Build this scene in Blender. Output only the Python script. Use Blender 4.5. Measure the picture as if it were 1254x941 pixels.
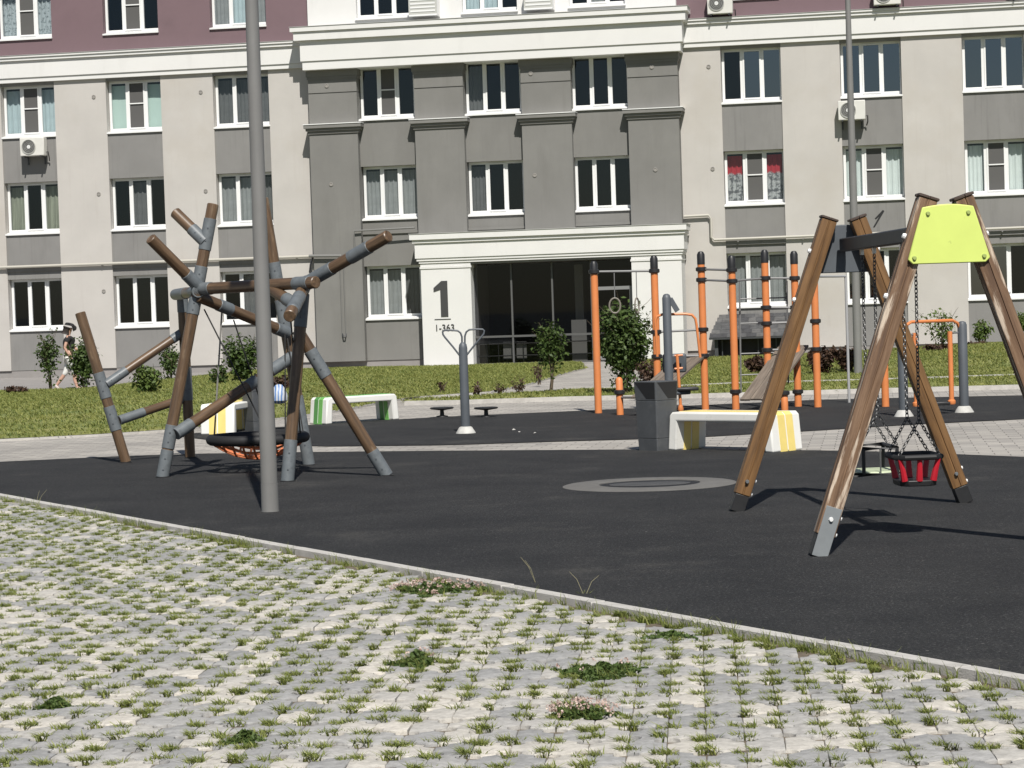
import bpy, bmesh, math, random
import numpy as np
from mathutils import Vector, Matrix
random.seed(7); rng = np.random.default_rng(7)
R = math.radians
scene = bpy.context.scene
for o in list(bpy.data.objects): bpy.data.objects.remove(o)
COL = scene.collection

# ------------------------------------------------------------------ camera
FPX, HOR, CZ = 2800.0, 378.0, 1.65          # focal length in photo pixels, horizon row at the centre, eye height
ROLL = R(-1.9); PITCH = math.atan((HOR-470.5)/FPX)
fw = Vector((0, math.cos(PITCH), math.sin(PITCH))); r0 = Vector((1,0,0)); u0 = r0.cross(fw)
rt = r0*math.cos(ROLL) + u0*math.sin(ROLL); up = rt.cross(fw); CAM = Vector((0,0,CZ))
cd = bpy.data.cameras.new('camera'); cam = bpy.data.objects.new('camera', cd); COL.objects.link(cam)
cd.sensor_fit = 'HORIZONTAL'; cd.sensor_width = 36; cd.lens = FPX/1254*36; cd.clip_end = 3000; cd.clip_start = .1
cam.matrix_world = Matrix.Translation(CAM) @ Matrix((rt, up, -fw)).transposed().to_4x4()
scene.camera = cam
scene.render.resolution_x, scene.render.resolution_y = 1024, 768

# ------------------------------------------------------------------ daylight
SUN_EL = R(50); SUN_DIR = Vector((.147, -1, 0)).normalized()      # horizontal direction towards the sun
world = bpy.data.worlds.new('World'); scene.world = world; world.use_nodes = True
wn = world.node_tree.nodes; wl = world.node_tree.links
sky = wn.new('ShaderNodeTexSky'); sky.sky_type = 'NISHITA'; sky.sun_disc = False
sky.sun_elevation = SUN_EL; sky.sun_rotation = math.atan2(SUN_DIR.x, SUN_DIR.y)
sky.air_density = 1.0; sky.dust_density = .6; sky.ozone_density = 1.2
wl.new(sky.outputs[0], wn['Background'].inputs[0]); wn['Background'].inputs[1].default_value = .05
sl = bpy.data.lights.new('sun', 'SUN'); sl.energy = 4.9; sl.angle = R(.5); sl.color = (1, .965, .905)
sun = bpy.data.objects.new('sun', sl); COL.objects.link(sun)
sd = Vector((SUN_DIR.x*math.cos(SUN_EL), SUN_DIR.y*math.cos(SUN_EL), math.sin(SUN_EL)))
sun.rotation_euler = sd.to_track_quat('Z', 'Y').to_euler(); sun.location = (0, 0, 30)
vs = scene.view_settings; vs.view_transform = 'Standard'; vs.look = 'None'; vs.exposure = .22; vs.gamma = 1
scene.render.engine = 'CYCLES'

# ------------------------------------------------------------------ pixel helpers (photo pixels -> ground / known distance)
def ray(a, b): return fw + rt*((a-627)/FPX) - up*((b-470.5)/FPX)
def G(a, b, z=0.0):
    d = ray(a, b); return CAM + d*((z-CZ)/d.z)
def A(a, b, Y):
    d = ray(a, b); return CAM + d*(Y/d.y)

# ------------------------------------------------------------------ materials
MATS = {}
def mat(name, col, rough=.7, var=.0, vscale=8, bump=0, bscale=60, metal=0, col2=None, stretch=None, spec=.5, detail=4, coat=0):
    if name in MATS: return MATS[name]
    m = bpy.data.materials.new(name); m.use_nodes = True; nt = m.node_tree; N = nt.nodes; L = nt.links
    p = N['Principled BSDF']; p.inputs['Roughness'].default_value = rough; p.inputs['Metallic'].default_value = metal
    p.inputs['Specular IOR Level'].default_value = spec; p.inputs['Coat Weight'].default_value = coat
    p.inputs['Base Color'].default_value = (*col, 1)
    if var or bump:
        tc = N.new('ShaderNodeTexCoord'); src = tc.outputs['Object']
        if stretch:
            mp = N.new('ShaderNodeMapping'); mp.inputs['Scale'].default_value = stretch; L.new(src, mp.inputs[0]); src = mp.outputs[0]
    if var:
        n = N.new('ShaderNodeTexNoise'); n.inputs['Scale'].default_value = vscale; n.inputs['Detail'].default_value = detail; n.inputs['Roughness'].default_value = .62
        L.new(src, n.inputs['Vector'])
        rp = N.new('ShaderNodeValToRGB'); L.new(n.outputs[0], rp.inputs[0])
        c2 = col2 or tuple(min(1, c*(1+var)) for c in col); c1 = col if col2 else tuple(c*(1-var) for c in col)
        rp.color_ramp.elements[0].position = .32; rp.color_ramp.elements[1].position = .68
        rp.color_ramp.elements[0].color = (*c1, 1); rp.color_ramp.elements[1].color = (*c2, 1)
        L.new(rp.outputs[0], p.inputs['Base Color'])
    if bump:
        b = N.new('ShaderNodeTexNoise'); b.inputs['Scale'].default_value = bscale; b.inputs['Detail'].default_value = 5; L.new(src, b.inputs['Vector'])
        bp = N.new('ShaderNodeBump'); bp.inputs['Strength'].default_value = bump; bp.inputs['Distance'].default_value = .01
        L.new(b.outputs[0], bp.inputs['Height']); L.new(bp.outputs[0], p.inputs['Normal'])
    MATS[name] = m; return m

def mixin(m, col, scale, lo, hi, stretch=None, rough=None, detail=6):
    """a second layer of colour (wear, stains, painted highlights) over the base colour of material m"""
    nt = m.node_tree; N = nt.nodes; L = nt.links; p = N['Principled BSDF']; bc = p.inputs['Base Color']
    tc = N.new('ShaderNodeTexCoord'); src = tc.outputs['Object']
    if stretch:
        mp = N.new('ShaderNodeMapping'); mp.inputs['Scale'].default_value = stretch; L.new(src, mp.inputs[0]); src = mp.outputs[0]
    n = N.new('ShaderNodeTexNoise'); n.inputs['Scale'].default_value = scale; n.inputs['Detail'].default_value = detail; n.inputs['Roughness'].default_value = .65; L.new(src, n.inputs['Vector'])
    rp = N.new('ShaderNodeValToRGB'); L.new(n.outputs[0], rp.inputs[0])
    rp.color_ramp.elements[0].position = lo; rp.color_ramp.elements[1].position = hi
    rp.color_ramp.elements[0].color = (0,0,0,1); rp.color_ramp.elements[1].color = (1,1,1,1)
    mx = N.new('ShaderNodeMix'); mx.data_type = 'RGBA'; L.new(rp.outputs[0], mx.inputs[0])
    if bc.is_linked: L.new(bc.links[0].from_socket, mx.inputs[6])
    else: mx.inputs[6].default_value = bc.default_value
    mx.inputs[7].default_value = (*col, 1); L.new(mx.outputs[2], bc)
    return m

beige = mixin(mat('beige_render', (.455,.433,.405), .9, .05, .8, .25, 90), (.42,.39,.35), .35, .5, .75)
mixin(beige, (.36,.33,.30), 1.6, .66, .9, stretch=(1.5,1.5,.25))
mixin(beige, (.41,.382,.352), 2.2, .57, .84, stretch=(3.2,3.2,.12), detail=8)
greyw = mixin(mat('grey_render', (.205,.2,.192), .9, .06, .9, .25, 90), (.165,.161,.154), 1.2, .55, .85, stretch=(1.5,1.5,.3))
greyd = mixin(mat('warm_grey_render', (.182,.178,.167), .9, .06, .9, .25, 90), (.155,.151,.141), .9, .5, .8, stretch=(1.5,1.5,.35))
mixin(greyw, (.15,.146,.14), 2.6, .56, .82, stretch=(3,3,.14), detail=8); mixin(greyd, (.155,.15,.139), 2.4, .58, .86, stretch=(3,3,.14), detail=8)
plinthm = mixin(mat('plinth_render', (.25,.235,.225), .9, .08, 1.5, .3, 80), (.2,.185,.175), 1.2, .5, .8)
purple = mixin(mat('purple_render', (.168,.112,.124), .9, .06, .8, .25, 90), (.138,.093,.102), .8, .5, .8)
white = mixin(mat('white_render', (.645,.638,.62), .85, .02, 1, .15, 60), (.55,.543,.525), 1.0, .55, .9, stretch=(1.5,1.5,.3))
pvc = mat('white_plastic', (.72,.72,.71), .35)
metal_dk = mat('dark_metal', (.045,.047,.05), .5, .15, 6)
pole_m = mixin(mat('grey_painted_steel', (.185,.182,.175), .5, .04, 3, .05, 150), (.15,.147,.14), 5, .5, .8, stretch=(1,1,.15))
slate = mixin(mat('slate_paint', (.085,.095,.107), .5, .08, 4), (.12,.128,.135), 9, .6, .8)
collar = mixin(mat('collar_paint', (.130,.144,.153), .45, .10, 9, .1, 120), (.085,.094,.10), 14, .5, .75)
orange = mixin(mat('orange_paint', (.64,.215,.07), .45, .05, 4), (.52,.19,.085), 5, .55, .85)
blackp = mat('black_plastic', (.018,.018,.019), .45, .2, 9)
blackr = mat('black_rubber', (.013,.013,.014), .65)
steel = mat('steel', (.5,.5,.5), .3, metal=1)
chainm = mat('galvanised_chain', (.10,.10,.10), .45, metal=.6)
benchw = mixin(mat('white_fibreglass', (.74,.73,.69), .5, .03, 3), (.55,.53,.48), 7, .6, .85)
yellowm = mat('yellow_paint', (.78,.62,.20), .5, .05, 6)
greenm = mat('green_paint', (.16,.42,.10), .5, .05, 6)
greend = mat('dark_green_paint', (.09,.26,.07), .5, .05, 6)
oliveg = mat('light_grey_paint', (.45,.45,.42), .55)
bin_m = mixin(mat('litter_bin_paint', (.070,.074,.079), .5, .1, 5), (.10,.103,.105), 11, .55, .8)
lime = mixin(mat('lime_panel', (.60,.70,.17), .5, .03, 5), (.34,.42,.10), 16, .665, .71, detail=9)
redm = mat('red_rubber', (.45,.012,.025), .5, .1, 12)
seatg = mat('pale_green_plastic', (.48,.54,.36), .5, .08, 8)
pipe_b = mat('beige_pipe', (.42,.40,.35), .6)
pipe_g = mat('grey_pipe', (.17,.168,.16), .6)
kerbm = mixin(mat('kerb_concrete', (.46,.44,.41), .9, .1, 9, .4, 120), (.30,.285,.26), 3.5, .5, .8)
soil = mat('soil', (.13,.105,.075), .95, .3, 25, .5, 80)
barkm = mat('bark', (.10,.075,.05), .9, .2, 20)
skin = mat('skin', (.50,.30,.22), .6)
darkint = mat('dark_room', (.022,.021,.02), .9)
floorstone = mat('entrance_stone', (.34,.32,.30), .8, .08, 4)
netm = mat('insect_net', (.085,.083,.08), .8)
orope = mat('orange_rope', (.55,.17,.07), .8)

def wood(name, c1, c2, dark, rough=.6):
    m = bpy.data.materials.new(name); m.use_nodes = True; N = m.node_tree.nodes; L = m.node_tree.links; p = N['Principled BSDF']
    tc = N.new('ShaderNodeTexCoord'); mp = N.new('ShaderNodeMapping'); mp.inputs['Scale'].default_value = (16,16,1.1); L.new(tc.outputs['Object'], mp.inputs[0])
    oi = N.new('ShaderNodeObjectInfo'); va = N.new('ShaderNodeVectorMath'); va.operation = 'ADD'; L.new(mp.outputs[0], va.inputs[0])
    ml = N.new('ShaderNodeMath'); ml.operation = 'MULTIPLY'; ml.inputs[1].default_value = 40; L.new(oi.outputs['Random'], ml.inputs[0]); L.new(ml.outputs[0], va.inputs[1])
    n = N.new('ShaderNodeTexNoise'); n.inputs['Scale'].default_value = 1.6; n.inputs['Detail'].default_value = 8; n.inputs['Roughness'].default_value = .7; L.new(va.outputs[0], n.inputs['Vector'])
    rp = N.new('ShaderNodeValToRGB'); L.new(n.outputs[0], rp.inputs[0]); e = rp.color_ramp.elements
    e[0].position = .3; e[0].color = (*dark,1); e[1].position = .7; e[1].color = (*c2,1); k = e.new(.5); k.color = (*c1,1)
    L.new(rp.outputs[0], p.inputs['Base Color']); p.inputs['Roughness'].default_value = rough
    bp = N.new('ShaderNodeBump'); bp.inputs['Strength'].default_value = .4; bp.inputs['Distance'].default_value = .006; L.new(n.outputs[0], bp.inputs['Height']); L.new(bp.outputs[0], p.inputs['Normal'])
    return m
logm = mixin(wood('log_wood', (.112,.069,.039), (.19,.122,.072), (.05,.032,.02), .38), (.36,.265,.165), 1.0, .56, .72, stretch=(5,5,.8), detail=5)  # pale patches put glossy highlights into the log colour
swingw = wood('swing_timber', (.155,.080,.029), (.225,.122,.048), (.07,.036,.016), .48)
swingworn = mixin(wood('swing_timber_worn', (.15,.085,.046), (.25,.155,.092), (.075,.04,.024), .62), (.55,.45,.35), 1.0, .53, .60, stretch=(14,14,1.3), detail=9)
boardm = wood('weathered_board', (.155,.125,.098), (.24,.195,.155), (.085,.068,.053), .8)

def glass_mat(name, tint, gl, rough=.02):
    m = bpy.data.materials.new(name); m.use_nodes = True; N = m.node_tree.nodes; L = m.node_tree.links; N.remove(N['Principled BSDF'])
    t = N.new('ShaderNodeBsdfTransparent'); t.inputs[0].default_value = (*tint,1)
    g = N.new('ShaderNodeBsdfGlossy'); g.inputs['Roughness'].default_value = rough; g.inputs[0].default_value = (.8,.9,1,1)
    lw = N.new('ShaderNodeLayerWeight'); lw.inputs[0].default_value = .5
    pw_ = N.new('ShaderNodeMath'); pw_.operation = 'POWER'; pw_.inputs[1].default_value = 4; L.new(lw.outputs['Facing'], pw_.inputs[0])
    ad = N.new('ShaderNodeMath'); ad.operation = 'ADD'; ad.inputs[1].default_value = gl+.04; ad.use_clamp = True; L.new(pw_.outputs[0], ad.inputs[0])
    mx = N.new('ShaderNodeMixShader'); L.new(ad.outputs[0], mx.inputs[0]); L.new(t.outputs[0], mx.inputs[1]); L.new(g.outputs[0], mx.inputs[2])
    L.new(mx.outputs[0], N['Material Output'].inputs[0]); return m
glass = glass_mat('window_glass', (.85,.88,.88), .015)
glass_sky = glass_mat('sky_reflection_glass', (.35,.45,.62), .15)  # blue of the mirrored sky put into the pane tint
glass_dark = glass_mat('tinted_entrance_glass', (.45,.45,.46), -.01)

def leaf_mat(name, c1, c2, trans=.25):
    m = bpy.data.materials.new(name); m.use_nodes = True; N = m.node_tree.nodes; L = m.node_tree.links; p = N['Principled BSDF']
    a = N.new('ShaderNodeAttribute'); a.attribute_name = 'tone'
    rp = N.new('ShaderNodeValToRGB'); L.new(a.outputs['Fac'], rp.inputs[0])
    rp.color_ramp.elements[0].color = (*c1,1); rp.color_ramp.elements[1].color = (*c2,1)
    L.new(rp.outputs[0], p.inputs['Base Color']); p.inputs['Roughness'].default_value = .55; p.inputs['Specular IOR Level'].default_value = .3
    tr = N.new('ShaderNodeBsdfTranslucent'); L.new(rp.outputs[0], tr.inputs[0])
    mx = N.new('ShaderNodeMixShader'); mx.inputs[0].default_value = trans; L.new(p.outputs[0], mx.inputs[1]); L.new(tr.outputs[0], mx.inputs[2])
    L.new(mx.outputs[0], N['Material Output'].inputs[0]); return m
leafg = leaf_mat('leaf_green', (.035,.06,.014), (.10,.15,.04))
leafl = leaf_mat('leaf_light_green', (.06,.10,.02), (.15,.20,.055))
leafr = leaf_mat('leaf_dark_red', (.045,.025,.02), (.10,.06,.035))
bladem = leaf_mat('grass_blades', (.08,.122,.024), (.31,.315,.098), .3)
bladef = leaf_mat('paving_grass', (.09,.13,.025), (.35,.37,.115), .3)
cloverm = leaf_mat('clover_leaves', (.05,.085,.02), (.12,.17,.05))
flowerm = leaf_mat('clover_flowers', (.42,.27,.24), (.66,.54,.46), .2)

# ------------------------------------------------------------------ mesh building
ROOT = {}                                     # object -> world matrix of its frame
class MB:
    def __init__(s): s.v = []; s.f = []
    def add(s, vs, fs):
        k = len(s.v); s.v += [tuple(p) for p in vs]; s.f += [tuple(i+k for i in q) for q in fs]; return s
    def box(s, x0, x1, y0, y1, z0, z1):
        v = [(x,y,z) for x in (x0,x1) for y in (y0,y1) for z in (z0,z1)]
        return s.add(v, [(0,1,3,2),(4,6,7,5),(0,4,5,1),(2,3,7,6),(0,2,6,4),(1,5,7,3)])
    def cbox(s, c, ax, ay, az):                # box from centre and three half-axis vectors
        c = Vector(c); ax = Vector(ax); ay = Vector(ay); az = Vector(az)
        v = [c+ax*i+ay*j+az*k for i in (-1,1) for j in (-1,1) for k in (-1,1)]
        return s.add(v, [(0,1,3,2),(4,6,7,5),(0,4,5,1),(2,3,7,6),(0,2,6,4),(1,5,7,3)])
    def tube(s, pts, r, seg=10, closed=False, caps=True):
        pts = [Vector(p) for p in pts]; n = len(pts); rr = r if isinstance(r, (list,tuple)) else [r]*n
        prev = None; rings = []
        for i, p in enumerate(pts):
            if closed: d = (pts[(i+1)%n]-pts[i-1])
            else: d = pts[min(i+1,n-1)]-pts[max(i-1,0)]
            d = d.normalized()
            if prev is None:
                a = Vector((0,0,1)) if abs(d.z) < .9 else Vector((1,0,0)); x = d.cross(a).normalized()
            else: x = (prev - d*prev.dot(d)).normalized()
            prev = x; y = d.cross(x)
            rings.append([p+(x*math.cos(t)+y*math.sin(t))*rr[i] for t in [2*math.pi*j/seg for j in range(seg)]])
        vs = [q for g in rings for q in g]; fs = []
        for i in range(n if closed else n-1):
            a, b = i*seg, ((i+1)%n)*seg
            fs += [(a+j, a+(j+1)%seg, b+(j+1)%seg, b+j) for j in range(seg)]
        if caps and not closed: fs += [tuple(range(seg))[::-1], tuple(range((n-1)*seg, n*seg))]
        return s.add(vs, fs)
    def lathe(s, c, prof, seg=16):             # prof: (radius, z)
        c = Vector(c); vs = []; fs = []
        for r_, z in prof: vs += [c+Vector((r_*math.cos(2*math.pi*j/seg), r_*math.sin(2*math.pi*j/seg), z)) for j in range(seg)]
        for i in range(len(prof)-1):
            fs += [(i*seg+j, i*seg+(j+1)%seg, (i+1)*seg+(j+1)%seg, (i+1)*seg+j) for j in range(seg)]
        fs += [tuple(range(seg))[::-1], tuple(range((len(prof)-1)*seg, len(prof)*seg))]
        return s.add(vs, fs)
    def prism(s, poly, o, ex, ey, ez, h0, h1): # polygon in plane (ex,ey), extruded along ez
        o = Vector(o); n = len(poly); vs = [o+ex*a+ey*b+ez*h for h in (h0,h1) for a, b in poly]
        return s.add(vs, [tuple(range(n))[::-1], tuple(range(n,2*n))]+[(i,(i+1)%n,n+(i+1)%n,n+i) for i in range(n)])
    def mesh(s, name, inv=None):
        v = s.v if inv is None else [tuple(inv @ Vector(p)) for p in s.v]
        me = bpy.data.meshes.new(name); me.from_pydata(v, [], s.f)
        bm = bmesh.new(); bm.from_mesh(me); bmesh.ops.recalc_face_normals(bm, faces=bm.faces); bm.to_mesh(me); bm.free()
        return me
    def build(s, name, m, parent=None, smooth=40, bevel=0, local=False, label=None, cat=None, group=None, kind=None):
        W = ROOT.get(parent) if parent else None
        if parent is None: c = Vector((0,0,0))
        me = s.mesh(name, W.inverted() if (W and not local) else None)
        return obj(name, me, m, parent, smooth, bevel, label, cat, group, kind)
def obj(name, me, m, parent=None, smooth=40, bevel=0, label=None, cat=None, group=None, kind=None):
    if m and not me.materials: me.materials.append(m)
    if smooth:
        me.polygons.foreach_set('use_smooth', [True]*len(me.polygons)); me.set_sharp_from_angle(angle=R(smooth))
    o = bpy.data.objects.new(name, me); COL.objects.link(o)
    if parent: o.parent = parent; ROOT[o] = ROOT[parent]
    else: ROOT[o] = Matrix.Identity(4)
    if bevel:
        b = o.modifiers.new('bevel', 'BEVEL'); b.width = bevel; b.segments = 2; b.limit_method = 'ANGLE'; b.angle_limit = R(40)
    tag(o, label, cat, group, kind); return o
def tag(o, label=None, cat=None, group=None, kind=None):
    for k, v in (('label',label),('category',cat),('group',group),('kind',kind)):
        if v: o[k] = v
    return o
def thing(name, label, cat, loc, rz=0, group=None):
    o = bpy.data.objects.new(name, None); COL.objects.link(o); o.empty_display_size = .2
    o.location = loc; o.rotation_euler = (0,0,rz); ROOT[o] = Matrix.Translation(Vector(loc)) @ Matrix.Rotation(rz, 4, 'Z')
    return tag(o, label, cat, group)
def beam(name, p0, p1, r, m, parent, seg=14, r1=None, cham=.008, prof=None, ref=None, smooth=40):
    """log, sleeve or timber whose own z axis runs along it (so the grain follows it)"""
    p0 = Vector(p0); p1 = Vector(p1); d = p1-p0; Ln = d.length; z = d.normalized()
    ref = Vector(ref) if ref is not None else (Vector((0,0,1)) if abs(z.z) < .9 else Vector((0,1,0)))
    x = (ref - z*ref.dot(z)).normalized(); y = z.cross(x)
    M = Matrix((x,y,z)).transposed().to_4x4(); M.translation = p0
    if prof is None: prof = [(math.cos(2*math.pi*j/seg), math.sin(2*math.pi*j/seg)) for j in range(seg)]
    seg = len(prof); r1 = r1 or r; vs = []; fs = []
    zz = [(0,r-cham),(cham,r)] + [(Ln*t, r+(r1-r)*t) for t in (.25,.5,.75)] + [(Ln-cham,r1),(Ln,r1-cham)]
    for h, q in zz: vs += [(a*q, b*q, h) for a, b in prof]
    n = len(zz)
    for i in range(n-1): fs += [(i*seg+j, i*seg+(j+1)%seg, (i+1)*seg+(j+1)%seg, (i+1)*seg+j) for j in range(seg)]
    fs += [tuple(range(seg))[::-1], tuple(range((n-1)*seg, n*seg))]
    me = bpy.data.meshes.new(name); me.from_pydata(vs, [], fs)
    o = obj(name, me, m, parent, smooth)
    o.matrix_local = ROOT[parent].inverted() @ M; ROOT[o] = M
    return o
def np_mesh(name, verts, nper, tone=None):
    """many equal polygons of nper vertices each, verts array (n,nper,3)"""
    n = len(verts); me = bpy.data.meshes.new(name); me.vertices.add(n*nper); me.vertices.foreach_set('co', verts.reshape(-1).astype(np.float32))
    me.loops.add(n*nper); me.loops.foreach_set('vertex_index', np.arange(n*nper, dtype=np.int32))
    me.polygons.add(n); me.polygons.foreach_set('loop_start', np.arange(0, n*nper, nper, dtype=np.int32))
    me.update(calc_edges=True)
    if tone is not None:
        a = me.attributes.new('tone', 'FLOAT', 'POINT'); a.data.foreach_set('value', np.repeat(tone, nper).astype(np.float32))
    return me
def struct(o): o['kind'] = 'structure'; return o

# ================================================================== THE SETTING: ground, rubber, paths, lawns
def sheet(name, pts, z, m, kind='structure'):
    me = bpy.data.meshes.new(name); me.from_pydata([(p[0],p[1],z) for p in pts], [], [tuple(range(len(pts)))])
    bm = bmesh.new(); bm.from_mesh(me); bmesh.ops.triangulate(bm, faces=bm.faces); bmesh.ops.recalc_face_normals(bm, faces=bm.faces)
    for f in bm.faces:
        if f.normal.z < 0: f.normal_flip()
    bm.to_mesh(me); bm.free()
    return obj(name, me, m, smooth=0, kind=kind)
def gp(*pp): return [G(a,b).to_2d() for a,b in pp]
asph = mat('asphalt', (.06,.06,.058), .95, .15, 6, .4, 150)
sheet('ground', [(-900,-600),(900,-600),(900,1200),(-900,1200)], -.06, asph)

# paved path between the rubber areas and up to the entrance
pm = bpy.data.materials.new('path_pavers'); pm.use_nodes = True; N = pm.node_tree.nodes; L = pm.node_tree.links; p = N['Principled BSDF']
tc = N.new('ShaderNodeTexCoord'); mp = N.new('ShaderNodeMapping'); mp.inputs['Rotation'].default_value = (0,0,R(9)); L.new(tc.outputs['Object'], mp.inputs[0])
bk = N.new('ShaderNodeTexBrick'); L.new(mp.outputs[0], bk.inputs['Vector']); bk.inputs['Scale'].default_value = 1
bk.inputs['Brick Width'].default_value = .3; bk.inputs['Row Height'].default_value = .2; bk.inputs['Mortar Size'].default_value = .006
bk.inputs['Color1'].default_value = (.36,.335,.30,1); bk.inputs['Color2'].default_value = (.25,.235,.215,1); bk.inputs['Mortar'].default_value = (.12,.11,.10,1)
nz = N.new('ShaderNodeTexNoise'); nz.inputs['Scale'].default_value = .7; nz.inputs['Detail'].default_value = 6; L.new(tc.outputs['Object'], nz.inputs['Vector'])
mx = N.new('ShaderNodeMix'); mx.data_type = 'RGBA'; mx.blend_type = 'MULTIPLY'; mx.inputs[0].default_value = .5; L.new(bk.outputs[0], mx.inputs[6]); L.new(nz.outputs[0], mx.inputs[7])
br = N.new('ShaderNodeMix'); br.data_type = 'RGBA'; br.blend_type = 'MULTIPLY'; br.inputs[0].default_value = 1; br.inputs[7].default_value = (1.45,1.45,1.45,1); L.new(mx.outputs[2], br.inputs[6])
L.new(br.outputs[2], p.inputs['Base Color']); p.inputs['Roughness'].default_value = .9
sheet('path', [(-45,19),(45,19),(45,80),(-45,80)], -.004, pm)

# black poured-rubber playground surface, near and far area
rm = bpy.data.materials.new('poured_rubber'); rm.use_nodes = True; N = rm.node_tree.nodes; L = rm.node_tree.links; p = N['Principled BSDF']
tc = N.new('ShaderNodeTexCoord'); n1 = N.new('ShaderNodeTexNoise'); n1.inputs['Scale'].default_value = 70; n1.inputs['Detail'].default_value = 6; n1.inputs['Roughness'].default_value = .8; L.new(tc.outputs['Object'], n1.inputs['Vector'])
n2 = N.new('ShaderNodeTexNoise'); n2.inputs['Scale'].default_value = 1.1; n2.inputs['Detail'].default_value = 7; n2.inputs['Roughness'].default_value = .65; L.new(tc.outputs['Object'], n2.inputs['Vector'])
rp = N.new('ShaderNodeValToRGB'); L.new(n1.outputs[0], rp.inputs[0]); e = rp.color_ramp.elements
e[0].position = .3; e[0].color = (.0065,.0067,.0071,1); e[1].position = .72; e[1].color = (.125,.125,.125,1); k = e.new(.55); k.color = (.024,.0243,.0252,1)
r2 = N.new('ShaderNodeValToRGB'); L.new(n2.outputs[0], r2.inputs[0]); r2.color_ramp.elements[0].position = .3; r2.color_ramp.elements[1].position = .8
r2.color_ramp.elements[0].color = (.78,.78,.79,1); r2.color_ramp.elements[1].color = (1.55,1.52,1.46,1)
mx = N.new('ShaderNodeMix'); mx.data_type = 'RGBA'; mx.blend_type = 'MULTIPLY'; mx.inputs[0].default_value = 1; L.new(rp.outputs[0], mx.inputs[6]); L.new(r2.outputs[0], mx.inputs[7])
n3 = N.new('ShaderNodeTexNoise'); n3.inputs['Scale'].default_value = 38; n3.inputs['Detail'].default_value = 2; L.new(tc.outputs['Object'], n3.inputs['Vector'])
r3 = N.new('ShaderNodeValToRGB'); L.new(n3.outputs[0], r3.inputs[0]); r3.color_ramp.elements[0].position = .70; r3.color_ramp.elements[1].position = .76; r3.color_ramp.elements[0].color = (0,0,0,1); r3.color_ramp.elements[1].color = (.8,.8,.8,1)
m3 = N.new('ShaderNodeMix'); m3.data_type = 'RGBA'; L.new(r3.outputs[0], m3.inputs[0]); L.new(mx.outputs[2], m3.inputs[6]); m3.inputs[7].default_value = (.15,.145,.135,1)
n4 = N.new('ShaderNodeTexNoise'); n4.inputs['Scale'].default_value = .55; n4.inputs['Detail'].default_value = 10; n4.inputs['Roughness'].default_value = .75; L.new(tc.outputs['Object'], n4.inputs['Vector'])
r4 = N.new('ShaderNodeValToRGB'); L.new(n4.outputs[0], r4.inputs[0]); r4.color_ramp.elements[0].position = .56; r4.color_ramp.elements[1].position = .78; r4.color_ramp.elements[0].color = (0,0,0,1); r4.color_ramp.elements[1].color = (.55,.55,.55,1)
m4 = N.new('ShaderNodeMix'); m4.data_type = 'RGBA'; L.new(r4.outputs[0], m4.inputs[0]); L.new(m3.outputs[2], m4.inputs[6]); m4.inputs[7].default_value = (.085,.08,.07,1)
L.new(m4.outputs[2], p.inputs['Base Color']); p.inputs['Roughness'].default_value = .85; p.inputs['Specular IOR Level'].default_value = .25
bp = N.new('ShaderNodeBump'); bp.inputs['Strength'].default_value = .7; bp.inputs['Distance'].default_value = .004; L.new(n1.outputs[0], bp.inputs['Height']); L.new(bp.outputs[0], p.inputs['Normal'])
K0 = G(0,608).to_2d(); K1 = G(1254,835).to_2d(); kdir = (K1-K0).normalized(); knrm = Vector((kdir.y,-kdir.x))   # kerb line; knrm points to the turf paving
if knrm.y > 0: knrm = -knrm
KA = K0 - kdir*16; KB = K1 + kdir*14
far_edge = gp((1700,585),(1400,566),(1254,560),(1100,554),(1000,552),(770,551),(540,552.5),(380,554),(250,556),(150,559),(0,566),(-250,582))
near_rub = [KA, KB] + [Vector((9,4))] + far_edge
sheet('rubber_surface', near_rub, .004, rm)
far_rub = gp((205,533),(260,539.5),(320,544.5),(400,547),(540,545.5),(700,540.5),(850,536),(1000,527.5),(1120,520),(1254,513.5),(1500,500),(1700,489)) + \
          gp((1700,470),(1500,476),(1254,484.5),(1060,488.5),(1000,490),(860,496.5),(720,503),(560,510),(450,516),(340,523.5),(260,529.5))
sheet('rubber_surface', far_rub, .004, rm)

# ---- flush concrete kerb between turf paving and rubber, one stone per metre
kerb = struct(obj('kerb', MB().box(-.0,.0,0,.0,0,.0).mesh('kerb_bed') if False else bpy.data.meshes.new('kerb_bed'), None, smooth=0))
bed = MB(); kd3 = Vector((kdir.x,kdir.y,0)); kn3 = Vector((knrm.x,knrm.y,0)); KO = Vector((KA.x,KA.y,0)); KL = (KB-KA).length
bed.cbox(KO+kd3*KL/2+kn3*.05+Vector((0,0,-.045)), kd3*KL/2, kn3*.06, Vector((0,0,.03))); b_ = bed.mesh('kerb_bed'); kerb.data = b_; b_.materials.append(soil)
ks = MB(); ks.prism([(-.5+.004,-.015),(.5-.004,-.015),(.5-.004,.022),(.5-.010,.030),(-.5+.010,.030),(-.5+.004,.022)], (0,0,0), Vector((1,0,0)), Vector((0,0,1)), Vector((0,1,0)), 0, .092)
kme = ks.mesh('kerb_stone'); kme.materials.append(kerbm); ang = math.atan2(kdir.y, kdir.x)
for i in range(int(KL)):
    o = bpy.data.objects.new('kerb_stone', kme); COL.objects.link(o); o.parent = kerb
    c = KO + kd3*(i+.5) + kn3*(.0 if Vector((-kdir.y,kdir.x)).dot(knrm) > 0 else .095)
    o.location = (c.x, c.y, random.uniform(-.003,.003)); o.rotation_euler = (0,0,ang+random.uniform(-.002,.002))
    if i == 0: bv = kme

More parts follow.
